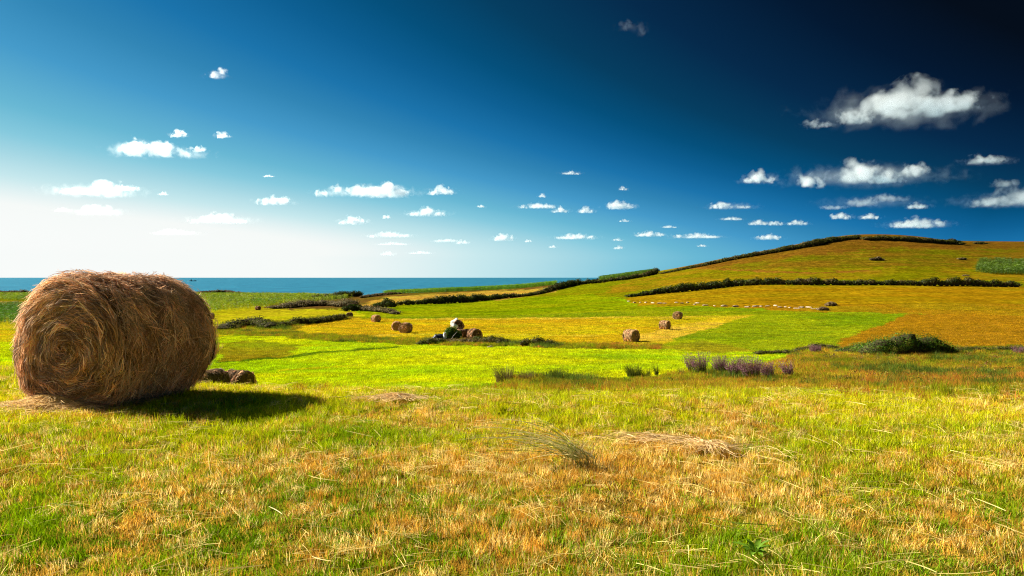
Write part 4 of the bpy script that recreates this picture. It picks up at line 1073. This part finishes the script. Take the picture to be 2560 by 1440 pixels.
for a, b, rx, hh, nn, lab in ((2078, 765, 1.3, .75, 900, 'brown hay heap at the right end of the stone row'), (2058, 776, 1.2, .6, 800, 'ragged heap of dead grass just below the brown hay heap'),
                              (1133, 752, 1.6, 1.5, 800, 'brown hay hump behind the middle of the dark hedge'), (1262, 742, 1.2, 1.1, 600, 'left of two brown hay humps behind the thin hedge'), (1284, 741, 1.1, 1.1, 600, 'right of two brown hay humps behind the thin hedge'),
                              (2415, 690, 1.2, .4, 300, 'low tuft of dry grass below the hillside maize')):
    p = hit(a, b, 60)
    bush('hay_heap', [((p.x, p.y, p.z + hh * .4), (rx * .7, rx * .6, hh * .6)), ((p.x + rx * .4, p.y, p.z + hh * .3), (rx * .45, rx * .5, hh * .45)), ((p.x - rx * .5, p.y, p.z + hh * .25), (rx * .45, rx * .5, hh * .4))], nn, .3,
         [(.22, .14, .06), (.3, .2, .09), (.17, .11, .05), (.36, .25, .12)], lab, 'hay heap')

# ------------------------------------------------------------------ rushes and purple flowers in the rough strip
def rush(px, py, hgt, rad, nb, pal, label, name='rush_clump', cat='rushes', ymin=30):
    p = hit(px, py, ymin)
    a = RNG.random(nb) * 6.28; r = rad * np.sqrt(RNG.random(nb)); h = hgt * RNG.uniform(.5, 1.05, nb)
    base = np.stack([r * np.cos(a), r * np.sin(a), np.full(nb, -.05)], 1); sp = np.linspace(0, 1, 4)
    out = np.stack([np.cos(a), np.sin(a), np.zeros(nb)], 1) * (RNG.uniform(.05, .4, nb) * h)[:, None] + RNG.normal(0, .05, (nb, 3)) * [1, 1, 0] - np.array([.12, 0, 0]) * hgt
    P = base[:, None] + np.array([0, 0, 1.]) * (h[:, None] * sp)[..., None] + out[:, None] * (sp ** 2)[None, :, None]
    V, Q = ribbons(P, RNG.uniform(.014, .026, nb))
    pal = np.array(pal); c = pal[RNG.integers(0, len(pal), nb)] * RNG.uniform(.7, 1.3, (nb, 1))
    root = empty(name, p); tag(root, label, cat)
    obj('stems', mesh_np('stems', V, [Q], M_LEAF, np.repeat(c, 8, 0)), root)
    return root, P, p


GR = [(.05, .07, .008), (.08, .10, .012), (.13, .13, .02)]
GRB = [(.12, .09, .025), (.19, .14, .045), (.09, .09, .014), (.25, .18, .07)]
for px, py, h, r, nb, pal, lab in (
        (1262, 957, .95, .45, 420, GRB, 'leftmost brown rush clump leaning left in the rough strip'),
        (1318, 957, .75, .38, 300, GRB, 'dark brown rush clump second from the left in the rough strip'),
        (1356, 955, .55, .3, 200, GR, 'rush clump third from the left in the rough strip'),
        (1392, 952, .75, .3, 260, GR, 'dark upright rush clump left of the brown seedy grasses'),
        (1446, 952, .5, .4, 220, GRB, 'brown seedy grass clump mid rough strip'),
        (1585, 943, .8, .38, 420, GR, 'stout dark green rush clump left of the single spike'),
        (1614, 943, .6, .3, 200, GR, 'thin rushes right beside the stout dark clump'),
        (1642, 940, .85, .1, 90, GR, 'single narrow dark rush spike standing alone'),
        (1704, 938, .55, .16, 80, GRB, 'small pale rush tuft left of the purple flowers')):
    rush(px, py, h, r, nb, pal, lab)
PUR = [(.32, .12, .19), (.38, .17, .24), (.24, .09, .13), (.34, .2, .2)]
for px, py, h, r, nb, lab in (
        (1727, 932, 1.15, .18, 60, 'slender leftmost purple flowering clump'),
        (1752, 938, 1.45, .32, 150, 'tall purple flowering clump with a dark base, second from left'),
        (1802, 935, 1.2, .3, 150, 'round purple flowering clump standing a little apart'),
        (1836, 945, 1.2, .28, 130, 'purple flowering clump left of the widest one'),
        (1880, 952, 1.4, .42, 240, 'widest purple flowering clump of the row'),
        (1921, 950, 1.1, .26, 120, 'faded purple clump right of the widest one'),
        (1972, 945, 1.05, .22, 90, 'rightmost small purple clump in the rough strip'),
        (2040, 884, .8, .4, 150, 'purple flowering clump beside the brown and green shrub'),
        (2548, 890, .9, .35, 110, 'brownish purple clump at the right edge below the brown field')):
    root, P, p = rush(px, py, h, r, nb, GR, lab, 'flowering_clump', 'flowers')
    n = len(P); m_ = 14
    f = RNG.uniform(.45, 1.02, (n, m_)); seg = np.clip(f * 3, 0, 2.999); i = seg.astype(int); fr = (seg - i)[..., None]
    ar = np.arange(n)[:, None]
    C = (P[ar, i] * (1 - fr) + P[ar, np.minimum(i + 1, 3)] * fr + RNG.normal(0, .022, (n, m_, 3))).reshape(-1, 3)
    V, T = cards(C, RNG.uniform(.035, .07, len(C)), RNG.normal(size=(len(C), 3)))
    c = np.array(PUR)[RNG.integers(0, 4, len(C))] * RNG.uniform(.7, 1.3, (len(C), 1))
    obj('blossoms', mesh_np('blossoms', V, [T], M_LEAF, np.repeat(c, 4, 0)), root)

# low weeds growing in clumps all over the rough ground
cl_c, cl_s, cl_n, cl_col = [], [], [], []
pal = np.array([(.20, .13, .035), (.10, .14, .014), (.26, .21, .03), (.30, .15, .05), (.07, .10, .012), (.24, .12, .045)])
U = RNG.uniform(1235, 2760, 2600); Yq = np.sqrt(RNG.uniform(31 ** 2, 68 ** 2, 2600)); Xq = (U - CX) / F * Yq; Zq = zt(Xq, Yq); _, pr = proj(Xq, Yq, Zq)
ok = inpoly(U, pr, ROUGH[0]) & (N2(Xq, Yq, 3.0, 2) > .42)
for x, y, z0, u, row in list(zip(Xq[ok], Yq[ok], Zq[ok], U[ok], pr[ok]))[:230]:
    m_ = 85; rad = RNG.uniform(.22, .6); hh = RNG.uniform(.14, .42) * (1.25 if u > 1950 else .9)
    dv = RNG.normal(size=(m_, 3)); dv[:, 2] = np.abs(dv[:, 2]); dv /= np.linalg.norm(dv, axis=1, keepdims=True)
    cl_c.append(np.array([x, y, z0]) + dv * np.array([rad, rad, hh]) * RNG.uniform(.5, 1.1, (m_, 1))); cl_n.append(dv + RNG.normal(0, .6, (m_, 3))); cl_s.append(RNG.uniform(.05, .12, m_))
    ci_ = RNG.choice(6, p=[.22, .2, .16, .14, .16, .12] if row < 930 or u < 2150 else [.25, .08, .12, .28, .05, .22])
    cl_col.append(pal[ci_] * RNG.uniform(.6, 1.45, (m_, 1)))
C = np.concatenate(cl_c); V, T = cards(C, np.concatenate(cl_s), np.concatenate(cl_n))
tag(obj('weed_cover', mesh_np('weed_cover', V, [T], M_LEAF, np.repeat(np.concatenate(cl_col), 4, 0))), 'low clumps of rusty, yellow and green weeds over the rough strip', 'weeds', kind='stuff')

# ------------------------------------------------------------------ foreground plants
x, y = gp(1452, 1180)
z0 = float(zt(x, y)); n = 64; sp = np.linspace(0, 1, 9)
tus = empty('grass_tussock', (x, y, z0)); tag(tus, 'windblown tussock of long green stalks arching left in the foreground', 'grass tussock')
a = RNG.normal(R(174), .42, n); rise = RNG.uniform(.08, .4, n); reach = RNG.uniform(.3, 1.05, n)
base = np.stack([RNG.normal(0, .05, n), RNG.normal(0, .04, n), np.zeros(n)], 1)
dv = np.stack([np.cos(a), np.sin(a), np.zeros(n)], 1)
P = base[:, None] + dv[:, None] * (reach[:, None] * sp ** 1.25)[..., None]
P[:, :, 2] += rise[:, None] * (1.75 * sp - 1.15 * sp ** 2.2) + .08
V, Q = ribbons(P, RNG.uniform(.005, .008, n))
c = np.where(RNG.random((n, 1)) < .5, np.array([(.30, .34, .06)]), np.array([(.74, .65, .30)])) * RNG.uniform(.7, 1.3, (n, 1))
obj('long_stalks', mesh_np('long_stalks', V, [Q], M_STRAW, np.repeat(c, 18, 0)), tus)
n = 90; a = RNG.random(n) * 6.28; h = RNG.uniform(.1, .24, n); sp = np.linspace(0, 1, 5)
P = np.stack([RNG.normal(0, .09, n), RNG.normal(0, .06, n), np.zeros(n)], 1)[:, None] + np.stack([np.cos(a) * .5, np.sin(a) * .5, np.zeros(n)], 1)[:, None] * (h[:, None] * sp ** 2)[..., None]
P[:, :, 2] += h[:, None] * sp
V, Q = ribbons(P, RNG.uniform(.004, .007, n))
obj('basal_blades', mesh_np('basal_blades', V, [Q], M_STRAW, np.repeat(np.where(RNG.random((n, 1)) < .5, np.array([(.1, .16, .02)]), np.array([(.35, .22, .08)])), 10, 0)), tus)

x, y = gp(1888, 1400)
wd = empty('leafy_weed', (x, y, float(zt(x, y)) + .035)); tag(wd, 'small dark green broad leaved weed near the bottom edge', 'weed')
for i in range(15):
    a = i * 2.4 + RNG.normal(0, .2); ln = RNG.uniform(.075, .13); sp = np.linspace(0, 1, 6); wv = .013 * np.sin(np.pi * (sp * .92 + .06)) + .002
    el = RNG.uniform(.6, 1.2)
    cl = np.stack([np.cos(a) * ln * sp * math.cos(el) * 1.2, np.sin(a) * ln * sp * math.cos(el) * 1.2, ln * math.sin(el) * sp - .05 * sp ** 2 + .01], 1)
    sd = np.array([-np.sin(a), np.cos(a), 0])
    V = np.concatenate([cl - sd * wv[:, None] + [0, 0, .006], cl, cl + sd * wv[:, None] + [0, 0, .006]]); k = np.arange(5)
    Qw = np.concatenate([np.stack([k, k + 6, k + 7, k + 1], 1), np.stack([k + 6, k + 12, k + 13, k + 7], 1)])
    obj('leaf', mesh_np('leaf', V, [Qw], M_LEAF, np.tile(np.array([.15, .28, .02]) * RNG.uniform(.8, 1.3), (18, 1)), True), wd)

# ------------------------------------------------------------------ fishing boat and mast
D = (CAMZ - SEA) * F / (703 - HZ); bx = (482 - CX) / F * D
boat = empty('fishing_boat', (bx, D, SEA)); tag(boat, 'small dark fishing boat far out on the sea', 'boat')
Lb = 18 * D / F
st = np.linspace(-.5, .5, 11); Vh = []
for t_ in st:
    wv = Lb * .11 * (1 - max(0, (t_ - .1) / .4) ** 2) * (1 - .25 * max(0, (-t_ - .3) / .2)); sh_ = Lb * (.075 + .06 * max(0, t_ * 2) ** 2 + .03 * max(0, -t_ * 2) ** 2)
    wv = max(wv, .05)
    Vh += [(t_ * Lb, -wv, sh_), (t_ * Lb * .96, -wv * .7, -.8), (t_ * Lb * .96, wv * .7, -.8), (t_ * Lb, wv, sh_)]
Qh = []
for i in range(10):
    for j in range(3):
        Qh.append((i * 4 + j, i * 4 + j + 1, i * 4 + j + 5, i * 4 + j + 4))
    Qh.append((i * 4 + 3, i * 4, i * 4 + 4, i * 4 + 7))
obj('hull', mesh_np('hull', np.array(Vh), [np.array(Qh), np.array([(0, 3, 2, 1), (40, 41, 42, 43)])], M_HULL), boat)


def boxm(name, s_, mat, bev=.08):
    bm = bmesh.new(); bmesh.ops.create_cube(bm, size=1)
    for v in bm.verts:
        v.co = Vector((v.co.x * s_[0] * (1 - .12 * (v.co.z > 0)), v.co.y * s_[1] * (1 - .12 * (v.co.z > 0)), v.co.z * s_[2]))
    bmesh.ops.bevel(bm, geom=bm.edges[:], offset=bev * min(s_), segments=2, affect='EDGES')
    me = bpy.data.meshes.new(name); bm.to_mesh(me); bm.free(); me.materials.append(mat)
    return me


o = obj('wheelhouse', boxm('wheelhouse', (Lb * .16, Lb * .13, Lb * .15), M_CABIN), boat); o.location = (-Lb * .2, 0, Lb * .15)
for mx, mh in ((-.12, .32), (.2, .26)):
    V, Fc = tube([(mx * Lb, 0, Lb * .05), (mx * Lb, 0, Lb * mh)], [.22, .15]); obj('mast', mesh_np('mast', V, Fc, M_HULL), boat)
    V, Fc = tube([(mx * Lb, 0, Lb * (mh - .04)), ((mx - .14) * Lb, 0, Lb * (mh - .1 if mx > 0 else mh + .02))], [.14, .1]); obj('boom', mesh_np('boom', V, Fc, M_HULL), boat)
for k_, (dx, ww) in enumerate(((-.68, .24), (.62, .14))):
    xs = np.linspace(-1, 1, 9); Vw = np.array([(dx * Lb + a * ww * Lb, b * Lb * .1 * (1 - .8 * a * a), .35 * (1 - a * a) * (1 - abs(b)) + .08) for a in xs for b in (-1, 0, 1)])
    iw = np.arange(27).reshape(9, 3); Qw = np.stack([iw[:-1, :-1], iw[1:, :-1], iw[1:, 1:], iw[:-1, 1:]], -1).reshape(-1, 4)
    tag(obj('wake_foam', mesh_np('wake_foam', Vw, [Qw], M_FOAM), None, (bx, D, SEA)), 'white foam at the %s of the distant boat' % ('stern' if k_ == 0 else 'bow'), 'foam', kind='stuff')

p = hit(455, 735, 200); hp = 4.6 * p.y / 470
pole = empty('beacon_pole', p); tag(pole, 'thin dark pole with a white lamp before the sea, above the bale', 'pole')
V, Fc = tube([(0, 0, 0), (0, 0, hp * .5), (0, 0, hp)], [.09, .08, .07]); obj('post', mesh_np('post', V, Fc, M_POLE_D), pole)
V, Fc = tube([(0, 0, hp - .1), (-.35, 0, hp + .12)], [.05, .05]); obj('arm', mesh_np('arm', V, Fc, M_POLE_D), pole)
o = obj('lamp_head', boxm('lamp_head', (.6, .35, .3), M_SHEET), pole); o.location = (-.5, 0, hp + .15)

# ------------------------------------------------------------------ clouds: real volumes about a kilometre up
m, nt = mat_new('cloud_vapour'); L = nt.links.new
tc = nd(nt, 'ShaderNodeTexCoord'); oi = nd(nt, 'ShaderNodeObjectInfo')
ln_ = nd(nt, 'ShaderNodeVectorMath', operation='LENGTH'); L(tc.outputs['Object'], ln_.inputs[0])
off = nd(nt, 'ShaderNodeVectorMath', operation='SCALE'); off.inputs[0].default_value = (37, 91, 53); L(oi.outputs['Random'], off.inputs['Scale'])
spo = nd(nt, 'ShaderNodeSeparateColor'); L(oi.outputs['Color'], spo.inputs[0])
cxyz = nd(nt, 'ShaderNodeCombineXYZ'); L(spo.outputs[1], cxyz.inputs[0]); L(spo.outputs[2], cxyz.inputs[1]); cxyz.inputs[2].default_value = 1
iso = nd(nt, 'ShaderNodeVectorMath', operation='MULTIPLY'); L(tc.outputs['Object'], iso.inputs[0]); L(cxyz.outputs[0], iso.inputs[1])
ad = nd(nt, 'ShaderNodeVectorMath', operation='ADD'); L(iso.outputs[0], ad.inputs[0]); L(off.outputs[0], ad.inputs[1])
no = nd(nt, 'ShaderNodeTexNoise'); setin(no, Scale=1.15, Detail=5.0, Roughness=.55, Distortion=.3); L(ad.outputs[0], no.inputs['Vector'])
sep = nd(nt, 'ShaderNodeSeparateXYZ'); L(tc.outputs['Object'], sep.inputs[0])
f = mth(nt, 'SUBTRACT', .60, ln_.outputs['Value'])
f = mth(nt, 'MULTIPLY_ADD', mth(nt, 'SUBTRACT', no.outputs[0], .5), 2.6, f)
f = mth(nt, 'MULTIPLY', f, 1.25, clamp=True)
edge = mth(nt, 'MULTIPLY', mth(nt, 'SUBTRACT', 1.0, ln_.outputs['Value']), 6.0, clamp=True)
f = mth(nt, 'MULTIPLY', f, edge)
f = mth(nt, 'MULTIPLY', f, mth(nt, 'MULTIPLY', mth(nt, 'ADD', sep.outputs[2], .62), 4.0, clamp=True))        # flattened base
dens = mth(nt, 'MULTIPLY', f, mth(nt, 'MULTIPLY', spo.outputs[0], .1))
vs = nd(nt, 'ShaderNodeVolumeScatter'); vs.inputs['Color'].default_value = (.88, .87, .82, 1); vs.inputs['Anisotropy'].default_value = .55; L(dens, vs.inputs['Density'])
o_ = nd(nt, 'ShaderNodeOutputMaterial'); L(vs.outputs[0], o_.inputs['Volume'])
M_CLOUD = m
M_CLOUD.cycles.volume_step_rate = 1.0 if hasattr(M_CLOUD, 'cycles') and hasattr(M_CLOUD.cycles, 'volume_step_rate') else 1.0
bm = bmesh.new(); bmesh.ops.create_icosphere(bm, subdivisions=3, radius=1); PUFF = bpy.data.meshes.new('puff'); bm.to_mesh(PUFF); bm.free(); PUFF.materials.append(M_CLOUD)
CLOUD_H = 1100.0


def cloud(puffs, label, dens=1.0, group=None, base=None):
    """puffs: (x0, x1, top, base) boxes in photo pixels; the lowest base sets how far off the cloud floats"""
    b = base or max(q[3] for q in puffs)
    Dc = CLOUD_H * F / (HZ - b)
    cx = np.mean([(q[0] + q[1]) / 2 for q in puffs])
    root = empty('cloud', ((cx - CX) / F * Dc, Dc, CAMZ + CLOUD_H)); tag(root, label, 'cloud', group)
    k = Dc / F
    x0, x1 = min(q[0] for q in puffs), max(q[1] for q in puffs); y0 = min(q[2] for q in puffs); hh = b - y0
    puffs = [(*q, dens) for q in puffs] + [(x0 - .18 * (x1 - x0), x1 + .22 * (x1 - x0), b - .75 * hh, b + .02 * hh, dens * .22)]     # thin ragged vapour round the heap
    for q in puffs:
        o = obj('puff', PUFF, root)
        w = (q[1] - q[0]) * .5 * k * 1.25; h = (q[3] - q[2]) * .5 * k * 1.3; dep = max(w * .6, h)
        o.location = (((q[0] + q[1]) / 2 - cx) * k, RNG.normal(0, .1) * w, (b - (q[2] + q[3]) / 2) * k)
        o.scale = (w, dep, h)
        dd = 3.6 * q[4] / dep                            # optical depth about the same for every puff
        o.color = (min(dd * 10, 100), w / h, dep / h, 1)
    return root


def auto(x0, x1, top, base, n=3, seed=0):
    rg = np.random.default_rng(seed); w = x1 - x0; h = base - top
    out = [(x0 + w * .2, x0 + w * .8, top, base)]
    for i in range(n):
        c = x0 + w * (i + .5) / n + rg.normal(0, w * .05); ww = w * rg.uniform(.3, .55); hh = h * rg.uniform(.45, .8)
        out.append((max(c - ww / 2, x0), min(c + ww / 2, x1), base - hh, base))
    return out


cloud([(2190, 2350, 185, 300), (2110, 2290, 235, 312), (2250, 2400, 230, 305), (2320, 2470, 225, 285), (2085, 2190, 270, 315)], 'largest cloud, grey white and wedge shaped, high at the upper right', 1.0, base=312)
cloud([(2005, 2060, 298, 328), (2040, 2085, 305, 322)], 'faint wisp trailing left of the largest cloud', .3, base=320)
cloud([(2085, 2210, 395, 462), (2060, 2230, 415, 465), (1985, 2075, 430, 475), (2235, 2330, 407, 450), (2150, 2260, 435, 465)], 'long lumpy cloud second largest on the right', 1.2, base=470)
cloud(auto(1852, 1942, 423, 462, 3, 1), 'small puffy cloud left of the long lumpy cloud', .8)
cloud([(2415, 2490, 383, 415), (2440, 2522, 390, 412)], 'pale flat cloud near the right edge below the largest', .6)
cloud([(2470, 2640, 465, 522), (2420, 2540, 492, 522)], 'wide pale cloud cut by the right edge of the picture', .7)
cloud([(2480, 2545, 445, 472)], 'thin slanting wisp above the cloud at the right edge', .3)
cloud([(2110, 2200, 492, 522), (2170, 2265, 484, 510), (2045, 2120, 512, 526)], 'thin slanting streak of cloud above the hilltop', .45)
cloud(auto(2255, 2330, 505, 525, 2, 2), 'small flat cloud right of the thin slanting streak', .7)
cloud(auto(1762, 1840, 501, 526, 3, 3) + [(1830, 1880, 514, 524)], 'flat cloud with a trailing tail left of the streak', .8)
cloud(auto(2075, 2130, 527, 551, 2, 4), 'left of two small bright clouds over the hilltop', 1.0)
cloud(auto(2146, 2205, 531, 550, 2, 5), 'right of two small bright clouds over the hilltop', .9)
cloud(auto(2220, 2368, 540, 573, 4, 6), 'broad white cloud just above the right shoulder of the hill', 1.1)
cloud(auto(1890, 1955, 583, 602, 3, 7), 'small cloud close to the left slope of the hill', .9)
cloud(auto(1868, 1925, 547, 565, 2, 8), 'left of three little clouds in a row over the slope', .9)
cloud(auto(1915, 1960, 549, 566, 2, 81), 'middle of three little clouds in a row over the slope', .8)
cloud(auto(1962, 2022, 549, 565, 2, 9), 'right of three little clouds in a row over the slope', .9)
cloud(auto(1682, 1805, 581, 597, 4, 10), 'long thin bright cloud over the foot of the hill', 1.0)
cloud(auto(1585, 1663, 576, 594, 3, 11), 'bright flat cloud left of the long thin one', 1.0)
cloud(auto(1385, 1490, 581, 600, 4, 12), 'flat topped bright cloud above the maize ridge', 1.1)
cloud(auto(1230, 1285, 581, 605, 3, 13), 'small heaped cloud over the middle of the sea', 1.0)
cloud(auto(1515, 1588, 497, 527, 3, 14), 'bright pointed cloud in the middle right of the sky', 1.1)
cloud(auto(1295, 1395, 506, 523, 3, 15), 'thin cloud left of a broken trio in mid sky', .9)
cloud(auto(1378, 1422, 514, 534, 2, 16), 'middle cloud of a broken trio in mid sky', .9)
cloud(auto(1438, 1496, 516, 535, 2, 17), 'right cloud of a broken trio in mid sky', .9)
cloud([(940, 1000, 449, 492), (865, 960, 458, 495), (970, 1030, 468, 498), (880, 1010, 470, 497)], 'bright white heaped cloud left of centre', 1.6, base=497)
cloud([(825, 872, 456, 490), (785, 825, 473, 496)], 'ragged white tail at the left of the heaped cloud', .9, base=494)
cloud(auto(1065, 1140, 462, 490, 2, 18), 'small ragged cloud right of the heaped cloud', 1.0)
cloud(auto(1015, 1118, 517, 543, 3, 19), 'thin white cloud with a small peak under the heaped cloud', 1.0)
cloud(auto(845, 917, 537, 563, 3, 20), 'small white cloud low under the heaped cloud', 1.1)
cloud(auto(642, 733, 486, 516, 3, 21), 'flat white cloud left of the heaped cloud', 1.1)
cloud(auto(470, 622, 530, 561, 4, 22), 'long pale cloud low on the left', 1.0)
cloud([(315, 365, 340, 385), (295, 400, 358, 398), (370, 438, 352, 400)], 'white cloud with a knobbly top on the upper left', 1.5, base=400)
cloud([(430, 478, 368, 400), (470, 523, 364, 384)], 'ragged fringe at the right of the knobbly cloud', .7, base=398)
cloud(auto(422, 476, 322, 346, 2, 23), 'small cloud just above the knobbly cloud', .9)
cloud(auto(533, 577, 325, 348, 2, 24), 'little cloud scrap upper right of the knobbly cloud', .9)
cloud([(220, 330, 454, 500), (148, 240, 468, 490), (280, 348, 462, 480)], 'white cloud with a wispy left arm low on the left', 1.3, base=498)
cloud(auto(185, 302, 510, 540, 3, 25), 'faint white cloud under the wispy armed one', 1.0)
cloud([(515, 560, 178, 200), (540, 570, 168, 190)], 'thin slanting wisp high on the left', .4, base=200)
cloud([(1540, 1585, 48, 80), (1590, 1618, 55, 95)], 'barely visible wisp near the top of the sky', .05, base=90)
cloud(auto(915, 1030, 578, 595, 3, 26), 'long flat cloud low over the sea left of centre', .9)
TINY = ['thin cloud scrap just under the long flat cloud over the sea', 'left of two cloud scraps side by side low over the sea', 'right of two cloud scraps side by side low over the sea',
        'lowest cloud scrap over the sea left of centre', 'faint cloud scrap below the long pale cloud on the left', 'cloud scrap right of the lowest one over the sea', 'faint cloud scrap at the far left under the wispy armed cloud',
        'thin high scrap left of the pointed cloud in mid sky', 'small scrap just above the bright pointed cloud', 'tiny scrap above the thin cloud of the broken trio', 'lowest scrap over the maize ridge, right of the flat topped cloud',
        'tiny scrap under the left end of the flat topped cloud', 'tiny scrap between the heaped small cloud and the flat topped one', 'scrap between the two small white clouds under the heaped cloud', 'tiny scrap below the bright pointed cloud',
        'scrap above the bright flat cloud over the hill foot', 'thin scrap below the flat cloud with a trailing tail', 'lone thin scrap above the flat white cloud, left of centre', 'little scrap right of the wispy armed cloud',
        'tiny scrap right of the flat topped bright cloud', 'tiny scrap under the long thin bright cloud', 'tiny scrap right of the small peaked thin cloud']
for i, q in enumerate([(940, 1022, 604, 614), (1080, 1150, 596, 607), (1135, 1178, 599, 612), (945, 992, 627, 640), (375, 492, 571, 588), (1020, 1088, 626, 636), (130, 182, 517, 531), (1400, 1452, 426, 438), (1540, 1576, 464, 477),
                       (1345, 1368, 482, 495), (1530, 1562, 613, 625), (1370, 1394, 611, 621), (1310, 1332, 597, 607), (950, 982, 535, 548), (1545, 1575, 547, 556), (1650, 1695, 562, 571), (1800, 1865, 541, 552), (655, 686, 436, 444),
                       (395, 425, 478, 489), (1530, 1558, 594, 604), (1740, 1770, 610, 618), (1190, 1215, 511, 520)]):
    cloud(auto(*q, 2, 100 + i), TINY[i], .7, 'tiny cloud scraps')
